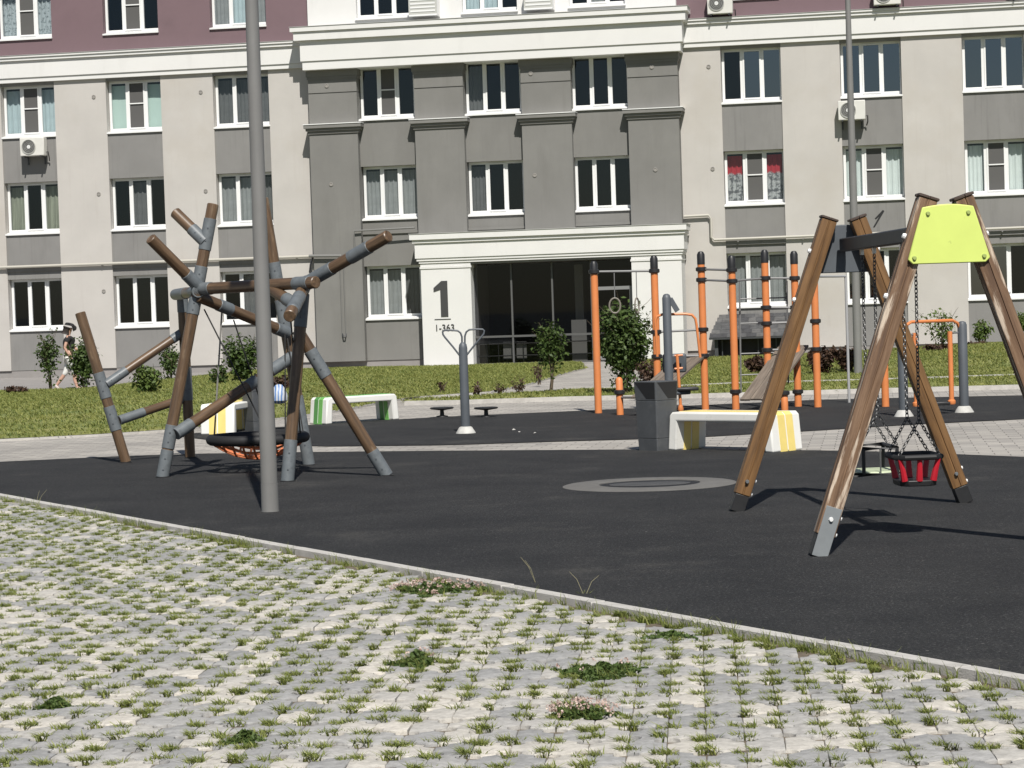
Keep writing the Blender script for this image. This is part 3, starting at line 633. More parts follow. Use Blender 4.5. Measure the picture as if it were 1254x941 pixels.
for z0, z1, n, a, b in ((8.991,9.25,.76,-5.92,5.44),(9.252,9.86,.80,-5.97,5.50),(9.862,10.12,.92,-6.13,5.62),(10.122,10.26,.98,-6.22,5.69)):
    bp_('cornice', white, (a, b, -n, .3, z0, z1))
bp_('cornice_flashing', mat('flashing',(.42,.42,.41),.5), (-6.24,5.71,-1.0,-.2,10.261,10.272))
e5 = [-5.84]+[e for x in CC.values() for e in (x+.03, x+.03+CW)]+[5.29]
for a, b in zip(e5[::2], e5[1::2]): bp_('white_wall', white, (a, b, -.25, .3, 10.276, TOPZ))
for x in CC.values(): bp_('white_wall', white, (x+.03, x+.03+CW, -.25, .3, ROWS[5]+WH, TOPZ)); bp_('white_wall', white, (x+.03,x+.03+CW,-.245,.3,10.276,ROWS[5]+.01))
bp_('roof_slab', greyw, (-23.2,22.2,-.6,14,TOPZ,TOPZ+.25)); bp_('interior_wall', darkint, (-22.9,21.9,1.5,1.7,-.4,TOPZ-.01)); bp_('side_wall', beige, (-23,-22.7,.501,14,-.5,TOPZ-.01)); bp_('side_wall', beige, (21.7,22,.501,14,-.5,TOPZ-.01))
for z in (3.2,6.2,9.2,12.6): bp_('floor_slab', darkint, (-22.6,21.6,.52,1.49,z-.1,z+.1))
# --- vents, pipes
vm = MB(); vm.lathe((0,0,0), [(.055,0),(.062,.01),(.062,.02),(.045,.024),(.045,.012),(.015,.012)], 12); vme = vm.mesh('vent_cap'); vme.materials.append(mat('vent_grey', (.26,.245,.225), .7))
for s_, z, n in ((-12.78,8.59,0),(-9.35,8.57,0),(-12.74,5.6,0),(-9.31,5.55,0),(-12.7,2.6,0),(-5.27,8.52,.45),(-5.23,5.56,.5),(.95,8.58,.45),(.98,5.57,.5),(4.55,8.59,.45),(4.57,5.58,.5),(6.18,8.56,0),(6.21,5.56,0),(-16.2,5.6,0),(9.65,5.56,0)):
    if n == 0 and s_ > 9: continue
    o = bpy.data.objects.new('vent_cap', vme); COL.objects.link(o); o.parent = BLD; o.location = (s_,-n,z); o.rotation_euler = (R(90),0,0)
MB().tube([(-23,-.10,3.46),(-5.95,-.10,3.43)], .045, 8).build('gas_pipe', pipe_b, BLD, local=True)
MB().tube([(-5.95,-.10,3.43),(-5.95,-.62,3.43),(-4.95,-.62,3.40)], .045, 8).build('gas_pipe', pipe_g, BLD, local=True)
MB().tube([(-4.55,-.60,3.40),(-4.55,-.60,4.13),(-2.7,-.55,4.16)], .03, 8).build('gas_pipe', pipe_g, BLD, local=True)
for k in (-5.03,-4.92): MB().tube([(k,-.56,3.40),(k,-.56,1.05)], .018, 6).build('pipe_loop', pipe_g, BLD, local=True)
MB().tube([(-5.03,-.56,1.06),(-4.99,-.6,.95),(-4.94,-.6,.95),(-4.92,-.56,1.06)], .022, 6).build('pipe_loop', metal_dk, BLD, local=True)
MB().tube([(-6.0,-.08,3.40),(-6.06,-.12,3.2),(-6.1,-.12,2.95),(-6.03,-.12,2.9)], .025, 6).build('pipe_valve', metal_dk, BLD, local=True)
MB().tube([(5.32,-.10,4.19),(6.05,-.10,4.20),(6.12,-.10,4.1),(6.12,-.10,3.55),(6.2,-.10,3.47),(22,-.10,3.5)], .04, 8).build('gas_pipe', pipe_b, BLD, local=True)
for i in range(14):
    x = -22+i*3.1 if i < 6 else 6.9+(i-6)*1.9
    if x < 21: MB().box(x-.02,x+.02,-.12,.0,3.38,3.42).build('pipe_bracket', pipe_g, BLD, local=True)
# scribble on the spandrel
MB().prism([(0,0),(.05,.0),(.34,.46),(.30,.50)], (10.82,.04,3.66), Vector((1,0,0)), Vector((0,0,1)), Vector((0,1,0)), -.001,.003).prism([(.06,.26),(.30,.50),(.31,.42),(.09,.23)], (10.82,.04,3.66), Vector((1,0,0)), Vector((0,0,1)), Vector((0,1,0)), -.003,.001).build('scribble', blackp, BLD, local=True)

# --- entrance portal
PRT = thing('entrance_portal', 'white entrance portal marked with a large numeral one and dark glass front', 'entrance', FO, -TH)
def pp_(name, m, *b, parent=None): return bp_(name, m, *b, parent=parent or PRT)
for a, b in ((-2.40,-.90),(3.87,5.33)):
    q = pp_('pillar', white, (a, b, -1.30, -.255, -.2, 2.90)); pp_('pillar_cap', white, (a-.025,b+.025,-1.325,-.257,2.901,2.96), parent=q); pp_('pillar_cap', white, (a-.005,b+.005,-1.31,-.259,2.961,3.06), parent=q)
pp_('lintel', white, (-2.44,5.37,-1.34,-.253,3.061,3.13),(-2.50,5.40,-1.37,-.2535,3.131,3.21),(-2.54,5.43,-1.40,-.254,3.211,3.66),(-2.60,5.47,-1.45,-.2545,3.661,3.76),(-2.67,5.52,-1.51,-.255,3.761,3.93))
pp_('portal_flashing', mat('flashing',(.42,.42,.41),.5), (-2.69,5.54,-1.53,-.252,3.931,3.945))
pp_('side_wall', greyd, (-1.4,-.905,-.25,1.49,-.2,3.05)); pp_('side_wall', greyd, (3.875,4.2,-.25,1.49,-.2,3.05)); pp_('wall_above', greyd, (-4.3,5.2,-.2,.3,2.9,3.4)) if False else None
pp_('landing', floorstone, (-.89,3.86,-1.75,1.49,-.3,-.02)); pp_('ceiling', greyw, (-.89,3.86,-1.29,1.49,3.0,3.055))
gx = [-.90,.23,1.45,2.61,3.87]
for a, b in zip(gx, gx[1:]):
    for z0, z1 in ((.04,.80),(.86,2.96)):
        q = MB().add([(a,-.82,z0),(b,-.82,z0),(b,-.82,z1),(a,-.82,z1)],[(0,1,2,3)]).build('glass_pane', glass_dark, PRT, local=True, smooth=0)
for x in gx[1:4]: pp_('mullion', mat('mullion_grey',(.09,.09,.088),.5), (x-.025,x+.025,-.88,-.78,.0,2.98))
pp_('transom', MATS['mullion_grey'], (-.899,3.869,-.885,-.785,.80,.86)); pp_('threshold', MATS['mullion_grey'], (-.899,3.869,-.90,-.76,-.02,.045))
for z in (.25,.62): MB().tube([(-.89,-.70,z),(2.55,-.70,z)], .02, 6).build('guard_rail', steel if z > .5 else metal_dk, PRT, local=True)
for x in (-.6,-.25,.5,1.1,1.7): MB().tube([(x,-.70,-.02),(x,-.70,.62)], .015, 6).build('guard_post', metal_dk, PRT, local=True)
for a, b in ((-.32,.0),(.08,.38)): pp_('notice_board', mat('notice_grey',(.36,.36,.33),.7), (a+.2,b+.2,-.62,-.59,.15,.66))
pp_('inner_panel', MATS['notice_grey'], (1.9,2.35,-.3,-.27,-.02,1.25)); pp_('inner_column', MATS['notice_grey'], (1.95,2.2,.3,.5,-.02,2.9))
pp_('door_leaf', mat('door_grey',(.20,.20,.20),.5), (2.68,2.78,-.92,-.86,.05,2.2),(3.74,3.84,-.92,-.86,.05,2.2),(2.78,3.74,-.92,-.86,2.1,2.2),(2.78,3.74,-.92,-.86,.05,.16)); pp_('door_handle', steel, (2.80,2.84,-.98,-.925,.8,1.5))
def numeral(txt, size, x, z, y, m, parent, name, sx=1):
    cu = bpy.data.curves.new(name,'FONT'); cu.body = txt; cu.size = size; cu.extrude = .012; cu.offset = .0
    t = bpy.data.objects.new(name+'_tmp', cu); COL.objects.link(t); dg = bpy.context.evaluated_depsgraph_get(); me = bpy.data.meshes.new_from_object(t.evaluated_get(dg)); bpy.data.objects.remove(t)
    me.materials.clear(); o = obj(name, me, m, parent, 0); o.location = (x,y,z); o.rotation_euler = (R(90),0,0); o.scale = (sx,1,1); return o
sign_m = mat('numeral_dark', (.045,.045,.045), .6)
MB().prism([(.20,0),(.42,0),(.42,1.06),(.24,1.06),(0,.86),(.0,.74),(.20,.80)], (-2.03,-1.30,1.47), Vector((1,0,0)), Vector((0,0,1)), Vector((0,1,0)), -.015,.004).build('house_numeral', sign_m, PRT, local=True, smooth=0)
pp_('numeral_underline', sign_m, (-2.03,-1.54,-1.312,-1.298,1.385,1.41)); numeral('1-363', .27, -2.04, 1.06, -1.311, sign_m, PRT, 'apartment_numbers', .98)

# --- basement hatch with shingled roof
HT = thing('basement_hatch', 'shingle roofed basement hatch against the beige wall behind the exercise bars', 'hatch', FO, -TH)
bp_('side_wall', metal_dk, (6.20,6.30,-1.1,-.002,-.3,.66), parent=HT); bp_('side_wall', metal_dk, (8.48,8.58,-1.1,-.002,-.3,.66), parent=HT)
bp_('front_wall', plinthm, (6.30,8.48,-1.05,-.98,-.3,.02), parent=HT); bp_('void_shade', darkint, (6.31,8.47,-.90,-.86,.02,.66), parent=HT)  # solid dark sheet stands in for the shade inside the hatch
[bp_('bar', metal_dk, (6.4+i*.52,6.43+i*.52,-1.02,-.99,.021,.62), parent=HT) for i in range(4)]
sl0 = Vector((0,-1.30,.60)); sl1 = Vector((0,-.0,1.26)); dv = (sl1-sl0); nn = Vector((0,-dv.z,dv.y)).normalized()
MB().add([(6.06,sl0.y,sl0.z),(8.68,sl0.y,sl0.z),(8.60,sl1.y,sl1.z),(6.30,sl1.y,sl1.z),(6.06,sl0.y,sl0.z-.05),(8.68,sl0.y,sl0.z-.05),(8.60,sl1.y,sl1.z-.06),(6.30,sl1.y,sl1.z-.06)],[(0,1,2,3),(7,6,5,4),(0,4,5,1),(1,5,6,2),(2,6,7,3),(3,7,4,0)]).build('roof', metal_dk, HT, local=True, smooth=0)
roof = HT.children[-1]; shm = mat('shingle', (.07,.07,.072), .9, .25, 5, .4, 80)
shmats = [shm, mat('shingle_dark', (.045,.045,.048), .9, .25, 5, .4, 80), mat('shingle_light', (.095,.093,.092), .9, .25, 5, .4, 80)]
for i in range(6):
    t0 = i/6; t1 = min(1,(i+1.25)/6); xa = 6.06+.24*t0+.01; xb = 8.68-.08*t0-.01; x = xa - (random.uniform(.05,.2))
    while x < xb:
        w = random.uniform(.22,.34); a = max(x,xa); b = min(x+w-.012,xb); x += w
        if b-a < .05: continue
        q0 = sl0+dv*t0+nn*.016; q1 = sl0+dv*t1+nn*.004
        MB().add([(a,q0.y,q0.z),(b,q0.y,q0.z),(b,q1.y,q1.z),(a,q1.y,q1.z),(a,q0.y,q0.z-.012),(b,q0.y,q0.z-.012)],[(0,1,2,3),(0,4,5,1),(0,3,4),(1,5,2)]).build('shingle', random.choice(shmats), roof, local=True, smooth=0)

# --- air conditioners
def aircon(s_, z, label, n=0.0, w=.78, h=.56):
    t = thing('air_conditioner', label, 'air conditioner', FO + fx*s_ + fn*(n+.12) + Vector((0,0,z)), -TH, 'outdoor air conditioner units on the facade')
    MB().box(0,w,-.28,0,0,h).build('casing', mat('casing_white',(.60,.59,.55),.5,.04,4), t, local=True, bevel=.02)
    g = MB(); g.tube([(w*.37+.22*math.cos(a),-.295,h/2+.22*math.sin(a)) for a in [k*2*math.pi/20 for k in range(20)]], .012, 6, closed=True)
    for k in range(5): g.tube([(w*.37+.044*k*math.cos(a)+.02*math.cos(a),-.29,h/2+(.044*k+.02)*math.sin(a)) for a in [q*2*math.pi/16 for q in range(16)]], .004, 4, closed=True)
    g.build('fan_grille', oliveg, t, local=True)
    MB().add([(w*.37+.215*math.cos(a),-.283,h/2+.215*math.sin(a)) for a in [k*2*math.pi/20 for k in range(20)]],[tuple(range(20))]).build('fan_opening', mat('fan_dark',(.08,.08,.078),.6), t, local=True, smooth=0)
    MB().add([(w*.37+.055*math.cos(a),-.289,h/2+.055*math.sin(a)) for a in [k*2*math.pi/12 for k in range(12)]],[tuple(range(12))]).build('fan_hub', pvc, t, local=True, smooth=0)
    for x in (w*.15,w*.85): MB().box(x-.02,x+.02,-.32,n+.12,-.04,-.002).box(x-.02,x+.02,n+.08,n+.12,-.25,-.041).build('bracket', metal_dk, t, local=True)
    MB().tube([(w-.03,-.1,.1),(w+.06,-.1,.12),(w+.06,-.02,-.05),(w+.02,.1,-.15)], .018, 6).build('hose', blackp, t, local=True)
    return t
aircon(-15.09,6.84,'white air conditioner with curled hose below the pale blue curtained window')
aircon(9.92,6.78,'white air conditioner behind the slender lamp post, below a blue reflecting window')
aircon(6.22,10.04,'white air conditioner on the purple wall right beside the centre cornice',w=.74,h=.62)
aircon(11.02,10.04,'white air conditioner on the purple wall above the slender lamp post')
aircon(14.9,10.15,'white air conditioner on the purple wall farthest from the centre cornice')
def acbasket(s_, label):
    t = thing('air_conditioner_basket', label, 'basket', FO+fx*s_+fn*.26+Vector((0,0,10.42)), -TH, 'air conditioner baskets above the centre cornice')
    MB().box(0,.85,-.45,-.002,0,.05).build('floor_plate', pvc, t, local=True); MB().box(0,.85,-.45,-.43,.051,.7).build('front_panel', oliveg, t, local=True)
    for x in (0,.83): MB().box(x,x+.02,-.43,-.003,.051,.7).build('side_panel', pvc, t, local=True)
    for k in range(5): MB().box(.05,.80,-.462,-.451,.12+k*.11,.17+k*.11).build('slat', pvc, t, local=True)
acbasket(-2.62,'pale slatted basket between the two dark windows above the white cornice'); acbasket(.85,'pale slatted basket beside the pale curtained window above the white cornice')

# ================================================================== PLAYGROUND THINGS
def V(*a): return Vector(a)
UZ = V(0,0,1)
# ---- street lamps
def lamp(px, py, htot, r_base, r_top, joint, label, name='street_lamp', sleeve=None):
    b = G(px,py); t = thing(name, label, 'street lamp', b)
    rj = r_base+(r_top-r_base)*joint/htot
    MB().lathe(b, [(r_base*1.02,0),(r_base*1.0,.02),(rj*1.0,joint)],24).build('pole_base', pole_m, t)
    MB().lathe(b, [(rj*.97,joint+.001),(rj*.97,joint+.004),(r_top,htot)],24).build('pole', pole_m, t)
    h = MB(); h.tube([b+V(0,0,htot-.05),b+V(.0,0,htot+.25)], r_top*1.3, 12).build('spigot', pole_m, t)
    MB().cbox(b+V(0,-.35,htot+.3), V(.13,0,0), V(0,.42,0), V(0,0,.04)).build('luminaire', pole_m, t, bevel=.02)
    return t
lamp(331,627,7.2,.074,.045,.24,'grey conical lamp post standing on the black rubber by the log climber')
tb = A(1051,455,47); tb.z = .02
t = thing('street_lamp', 'slender grey lamp post on the lawn behind the swing set', 'street lamp', tb)
MB().lathe(tb, [(.10,-.05),(.085,0.3),(.078,4.2)],16).build('pole_base', pole_m, t); MB().lathe(tb, [(.078,4.201),(.052,8.0)],16).build('pole', pole_m, t)
MB().lathe(tb, [(.085,7.9),(.085,8.1)],16).build('spigot', pole_m, t); MB().lathe(tb, [(.04,8.101),(.035,9.2)],12).build('pole_tip', pole_m, t)
MB().cbox(tb+V(0,-.3,9.25), V(.13,0,0), V(0,.4,0), V(0,0,.05)).build('luminaire', pole_m, t, bevel=.02)

# ---- log climber
LC = thing('log_climber', 'climbing frame of crossed brown logs with grey steel sleeves', 'climbing frame', G(300,582))
RL = .061
def log(a, b, sleeves=(), r=RL, name='log', dark=False):
    """log between two photo points with distance; sleeves as (from,to) fractions"""
    p0 = a if isinstance(a, Vector) else A(*a); p1 = b if isinstance(b, Vector) else A(*b)
    o = beam(name, p0, p1, r, logm, LC, 18); d = p1-p0
    for s0, s1 in sleeves:
        q = beam('sleeve', p0+d*s0, p0+d*s1, r+.006, collar, LC, 18, cham=.003)
        for k in range(2 if s1-s0 > .06 else 0):
            pb = p0+d*(s0+(s1-s0)*(.3+.4*k))
            MB().cbox(pb+V(.0,-(r+.008),0), V(.008,0,0), V(0,.004,0), V(0,0,.008)).build('bolt', slate, LC, bevel=.002)
    return o
b2 = G(199,585); b1_ = G(154.5,567); b6 = G(233,561); b3 = G(352,590); b4 = G(474,583); b5 = G(378.5,570)
l1 = log(b1_, (98,383,b1_.y), ((.215,.375),(.43,.60)))
l2 = log(b2, (261,250,b2.y+.25), ((0,.10),(.105,.19),(.595,.655),(.68,.77),(.83,.945)))
l6 = log(b6, (223,358,b6.y-.1), ((.35,.55),(.88,1.0)))
log(A(130,471,b1_.y), A(224,407,b6.y-.05), ((0,.26),(.85,1)), .05); log(A(146,515,b1_.y), A(229,487,b6.y), ((0,.36),(.9,1)), .05)
log((215,361,b6.y+.1), (243,357,b2.y+.05), ((0,.5),(.8,1)))
log((214,260,24.3), (252,297,b2.y+.2), ((.55,1),)); log((184,292,23.7), (244,352,b2.y+.12), ((.72,1),))
log((247,354,b2.y+.1), (387,346,22.6), ((0,.09),(.83,.95)))
log((242,363,b2.y+.1), (352,408,b5.y-.1), ((.22,.36),(.86,1)))
log((322,347,23.3), (362,374,22.7), ((.72,1),)); log((376,345,23.1), (354.5,387.5,22.0), ((0,.30),(.45,.86)))
log((215,532,b2.y), (358,437,b5.y-.1), ((0,.13),(.60,.68),(.8,1)))
log((373,348,b3.y+.2), (476,289,22.3), ((0,.34),(.55,.78)))
l3 = log(b3, (371,360,b3.y+.25), ((0,.22),(.82,1))); l4 = log(b4, (364,404,b3.y+.25), ((.0,.17),(.68,.86)))
l5 = log(b5, (322,243,b5.y), ((0,.26),(.50,.62),(.66,.76)))
for bb in (b1_,b6,b2,b3,b5,b4): MB().lathe(bb, [(.075,0),(.075,.012),(.04,.014)],14).build('foot', blackp, LC)
# nest swing
bc = A(316,537,b2.y+.45); NS = thing('nest_swing', 'round black nest swing with orange net hanging under the log climber', 'swing', bc)
RB = .50
MB().tube([bc+V(RB*math.cos(a),RB*math.sin(a),0) for a in [k*2*math.pi/40 for k in range(40)]], .055, 10, closed=True).build('rim', blackr, NS)
net = MB()
for k in range(9):
    o_ = -RB+RB*2*(k+.5)/9; hw = math.sqrt(max(0,RB*RB-o_*o_))
    for sw in (0,1):
        pts = []
        for q in range(9):
            tt = -hw+2*hw*q/8; x, y = (o_,tt) if sw else (tt,o_); pts.append(bc+V(x,y,-.03-.19*(1-(x*x+y*y)/RB**2)))
        net.tube(pts, .013, 6)
net.build('net', orope, NS)
def rope(a, b, m, r=.008): MB().tube([a, b], r, 6).build('rope', m, NS)
ropeb = mat('black_rope', (.02,.02,.02), .8); ropep = mat('pale_rope', (.25,.24,.22), .7)
def rimp(deg): return bc+V(RB*math.cos(R(deg)),RB*math.sin(R(deg)),.03)
qa = A(272,377,24.35); rope(qa, rimp(165), ropep, .010); rope(A(250,379,24.1), rimp(-70), ropeb); rope(A(286,392,24.45), rimp(80), ropeb)
qb = A(351,409,25.0); rope(qb, rimp(20), ropeb); rope(A(349,409,24.9), rimp(60), ropeb); rope(A(356,390,22.6), rimp(-20), ropeb)

# ---- swing set
c1 = V(2.805,14.66,0); c2 = V(2.635,17.95,0); e2 = (c2-c1).normalized(); e1 = V(e2.y,-e2.x,0)
SW = thing('swing_set', 'brown timber swing set with lime green end panel', 'swing set', (c1+c2)/2)
gv = .10; sq = []
for k in range(4):                            # rounded square with a groove along each face
    for u_, v_ in ((-.86,.98),(-.12,1.0),(-.07,1-gv*1.3),(.07,1-gv*1.3),(.12,1.0),(.86,.98),(.97,.93)):
        c_, s_ = round(math.cos(-k*math.pi/2)), round(math.sin(-k*math.pi/2)); sq.append((u_*c_-v_*s_, u_*s_+v_*c_))
sq = sq[::-1]
legs = []
for ci, half, m in ((c1,.885,swingworn),(c2,.91,swingw)):
    for s_ in (-1,1):
        foot = ci+e1*half*s_; top = ci+e1*.115*s_+UZ*2.26; dz = (top-foot).normalized()
        lg = beam('leg', foot+dz*.14, top, .062, m, SW, prof=sq, ref=e1, cham=.006, smooth=35); legs.append((foot,top,dz,s_,ci))
        beam('leg_cap', top+dz*.001, top+dz*.02, .070, mat('cap_brown',(.06,.04,.03),.6), SW, prof=sq, ref=e1, cham=.004)
        outw = -e2 if ci is c1 else e2
        side = e1 if True else e1
        ax = (e1 - dz*e1.dot(dz)).normalized()
        pl = MB(); pl.cbox(foot+dz*.165+outw*.067, ax*.052, outw*.004, dz*.165); pl.build('foot_plate', mat('plate_grey',(.20,.215,.222),.5,.06,9) if ci is c1 else metal_dk, SW, bevel=.002)
        MB().cbox(foot+dz*.07-outw*.0, ax*.055, outw*.055, dz*.069).build('foot_block', blackp, SW, bevel=.004)
        for h_, off in ((.22,.0),(.30,.0)):
            pass
        for h_ in (.16,.27):
            MB().lathe((0,0,0), [(.004,-.002),(.017,0),(.015,.010),(.006,.016)],10)
            pb = foot+dz*h_+ax*.062*(1); mbq = MB().tube([pb, pb+ax*.018], [.017,.012], 8); mbq.build('bolt_cap', pvc, SW)
        pb = foot+dz*.25+(-e2)*.07; MB().tube([pb, pb-e2*.016], [.017,.012], 8).build('bolt_cap', pvc if ci is c1 else collar, SW)
        for h_ in (1.72,2.12):
            pb = foot+dz*h_+ax*.062*s_; MB().tube([pb, pb+ax*s_*.02], [.021,.015], 8).build('bolt_cap', pvc, SW)
def panel(ci, out, m, name, ztop, zbot, htop, hbot, d0, d1):
    n = 6; poly = []
    for k in range(n+1): t = k/n; poly.append((htop-2*htop*t, ztop+.018*math.sin(math.pi*t)))
    poly += [(-hbot+.0,zbot+.03),(-hbot+.03,zbot),(hbot-.03,zbot),(hbot,zbot+.03)]
    return MB().prism(poly, ci, e1, UZ, out, d0, d1).build(name, m, SW, bevel=.006, smooth=30)
pn = panel(c1, -e2, lime, 'end_panel', 2.205, 1.845, .165, .265, .068, .088)
pn2 = panel(c2, e2, slate, 'end_panel', 2.205, 1.845, .165, .265, .068, .088); pn2['label'] = 'dark grey inner face of the far end panel'
panel(c2, e2, lime, 'end_panel', 2.205, 1.845, .165, .265, .090, .105)
for x_, z_ in ((-.13,2.165),(.13,2.165),(-.225,1.885),(.225,1.885)):
    pb = c1-e2*.088+e1*x_+UZ*z_; MB().tube([pb,pb-e2*.012],[.016,.011],10).build('bolt_cap', mat('lime_bolt',(.33,.40,.12),.5), SW)
zb = 2.06; MB().cbox((c1+c2)/2+UZ*zb, e1*.035, e2*(c2-c1).length*.5, UZ*.052).build('crossbeam', metal_dk, SW, bevel=.01)
def chain(a, b, name, parent, link=.036, rw=.0042):
    a = Vector(a); b = Vector(b); d = b-a; L_ = d.length; n = max(2,int(L_/(link*.74))); z = d.normalized(); x = z.cross(V(.3,.9,.1)).normalized(); y = z.cross(x); mb = MB()
    for i in range(n):
        c = a+d*((i+.5)/n); w = (x+y).normalized() if i % 2 else (x-y).normalized(); h = link/2
        pts = [c+z*(h*.55)+w*.010, c+z*h, c+z*(h*.55)-w*.010, c-z*(h*.55)-w*.010, c-z*h, c-z*(h*.55)+w*.010]
        mb.tube(pts, rw, 4, closed=True)
    return mb.build(name, chainm, parent, smooth=60)
def swing_seat(ctr, half, zr, name, label, tilt=0):
    o = V(ctr.x, ctr.y, 0); t = thing(name, label, 'swing seat', o+UZ*.33)
    for s_ in (-1,1):
        topp = o+e2*half*s_*1.0+UZ*(zb-.10); mid = o+e2*half*s_*.85+UZ*(zr+.24)
        MB().cbox(topp+UZ*.055, e1*.012, e2*.02, UZ*.05).build('hanger', steel, t); chain(topp, mid, 'chain', t)
        for q in (-1,1): chain(mid, o+e2*half*.8*s_+e1*.14*q+UZ*zr, 'chain', t)
    return t, o
# flat seat with guard frame
ax0 = lambda Y: c1+(c2-c1)*((Y-c1.y)/(c2.y-c1.y))
t, o_ = swing_seat(ax0(17.05), .22, .55, 'flat_swing', 'flat pale green swing seat in a black tube frame')
fr = MB(); Q = lambda a,b,z: o_+e1*a+e2*b+UZ*z
fr.tube([Q(-.125,-.24,.53),Q(.125,-.24,.53),Q(.125,.24,.53),Q(-.125,.24,.53)], .017, 8, closed=True); fr.build('guard_frame', blackp, t)
for a,b in ((-.125,-.24),(.125,-.24),(.125,.24),(-.125,.24),(0,-.24)): MB().tube([Q(a,b,.34),Q(a,b,.53)], .014 if a else .006, 8).build('frame_post', blackp if a else steel, t)
MB().tube([Q(-.19,-.24,.34),Q(.19,-.24,.34),Q(.19,.24,.34),Q(-.19,.24,.34)], .019, 8, closed=True).build('seat_frame', blackp, t)
MB().cbox(Q(0,0,.345), e1*.17, e2*.22, UZ*.012).build('seat', seatg, t, bevel=.008)
# toddler bucket seat
t, o_ = swing_seat(ax0(15.72), .21, .56, 'bucket_swing', 'red and black toddler bucket swing seat on chains')
def ring8(hw, hd, z, ch=.05): return [Q2(a,b,z) for a,b in ((-hw+ch,-hd),(hw-ch,-hd),(hw,-hd+ch),(hw,hd-ch),(hw-ch,hd),(-hw+ch,hd),(-hw,hd-ch),(-hw,-hd+ch))]
Q2 = lambda a,b,z: o_+e1*a+e2*b+UZ*z
mb = MB(); outer = ring8(.125,.16,.345); up1 = ring8(.13,.165,.385); mb.add(outer+up1, [tuple(range(8))[::-1],tuple(range(8,16))]+[(i,(i+1)%8,8+(i+1)%8,8+i) for i in range(8)]); mb.build('seat_tray', blackp, t, bevel=.006)
MB().tube(ring8(.155,.19,.545), .020, 8, closed=True).build('top_rim', blackr, t)
for a,b in ((-.10,-.135),(.10,-.135),(.10,.135),(-.10,.135),(0,-.15),(0,.15)):
    MB().tube([Q2(a,b,.384),Q2(a*1.12,b*1.08,.45),Q2(a*1.33,b*1.16,.535)], [.024,.021,.017], 8).build('side_pad', redm, t)

# ---- in-ground trampoline
tc_ = G(795.5,594.0); TR = thing('ground_trampoline', 'round in-ground trampoline with grey rim set in black rubber', 'trampoline', tc_)
def annulus(r0_, r1_, z, seg=48):
    mb = MB(); vs = [tc_+V(r_*math.cos(2*math.pi*k/seg), r_*math.sin(2*math.pi*k/seg), z) for r_ in (r0_,r1_) for k in range(seg)]
    return mb.add(vs, [(k,(k+1)%seg,seg+(k+1)%seg,seg+k) for k in range(seg)])
rimm = mixin(mat('trampoline_rim', (.125,.12,.112), .85, .1, 6, .3, 120), (.16,.155,.145), 2.5, .5, .8)
rm_ = MB().lathe(tc_, [(.46,.005),(.462,.015),(.50,.016),(.78,.010),(.795,.005)], 56); rm_.f = [f for f in rm_.f if len(f) == 4]; rm_.build('rim', rimm, TR)
annulus(.0,.462,.006).build('well_shade', blackr, TR, smooth=0)  # flat black disc stands in for the shade of the recess
for k in range(19):
    y = -.20+.40*k/18; hw = math.sqrt(max(0,.37**2-(y*1.6)**2))
    MB().cbox(tc_+V(0,y,.0095), V(hw,0,0), V(0,.0105,0), V(0,0,.0025)).build('mat_slat', mat('mat_grey',(.06,.06,.06),.6,.15,5), TR, bevel=.002)

# ---- moulded benches (inverted U, coloured bands round the end)
def bench(c, ld, length, width, h, band, label, th=.10):
    """c: ground point of the middle, ld: long direction; c-ld and c+ld ends both carry coloured bands"""
    ld = Vector((ld[0],ld[1],0)).normalized(); wd = V(-ld.y,ld.x,0); t = thing('bench', label, 'bench', c, 0, 'moulded benches round the rubber area')
    hl = length/2; fl = .05                    # legs flare out at the foot
    outer = [(-hl-fl,0),(-hl-.012,h-.035),(-hl+.025,h),(hl-.025,h),(hl+.012,h-.035),(hl+fl,0)]; inner = [(hl+fl-th-.02,0),(hl-th+.01,h-th),(-hl+th-.01,h-th),(-hl-fl+th+.02,0)]
    def strip(w0, w1, m, name, grow=0.0, parent=None):
        o = [(a+(grow if a > 0 else -grow), b+(grow if b > .1 else 0)) for a, b in outer]; i_ = [(a-(grow if a > 0 else -grow), b-(grow if b > .1 else 0)) for a, b in inner]; P = o+i_; n = len(P); vs = [Vector(c)+ld*a+wd*w+UZ*b for w in (w0,w1) for a, b in P]
        caps = [(0,1,8,9),(1,2,8),(2,3,7,8),(3,4,7),(4,5,6,7)]
        fs = [q[::-1] for q in caps]+[tuple(i+n for i in q) for q in caps]+[(i,(i+1)%n,n+(i+1)%n,n+i) for i in range(n)]
        return MB().add(vs, fs).build(name, m, parent or t, smooth=25)
    body = strip(-width/2, width/2, benchw, 'body'); bv = body.modifiers.new('bevel','BEVEL'); bv.width = .022; bv.segments = 3; bv.limit_method = 'ANGLE'; bv.angle_limit = R(50)
    for k, (a, b) in enumerate(((-.17,-.015),(.015,.17))):
        strip(width*a/.5*.72, width*b/.5*.72, band[k], 'colour_band', .004)
    return t
bc_ = (G(822,551)+G(943,556))/2
ld_ = V(.72,-.69,0); wd_ = V(.69,.72,0)
bench(bc_+wd_*.27, ld_, 1.38, .54, .43, (yellowm,yellowm), 'white moulded bench with yellow bands beside the grey litter bin and swing')
gb = (G(400,520)+G(482,514.5))/2; bench(gb+V(-.10,.2,0), (.95,.75,0), 1.26, .46, .40, (greenm,greend), 'white moulded bench with green bands at the lawn edge')
bench(A(268,536,32.6)*1.0 + V(.12,.55,-A(268,536,32.6).z), (.16,.98,0), 1.35, .50, .43, (yellowm,yellowm), 'white moulded bench with yellow bands seen past the nest swing')

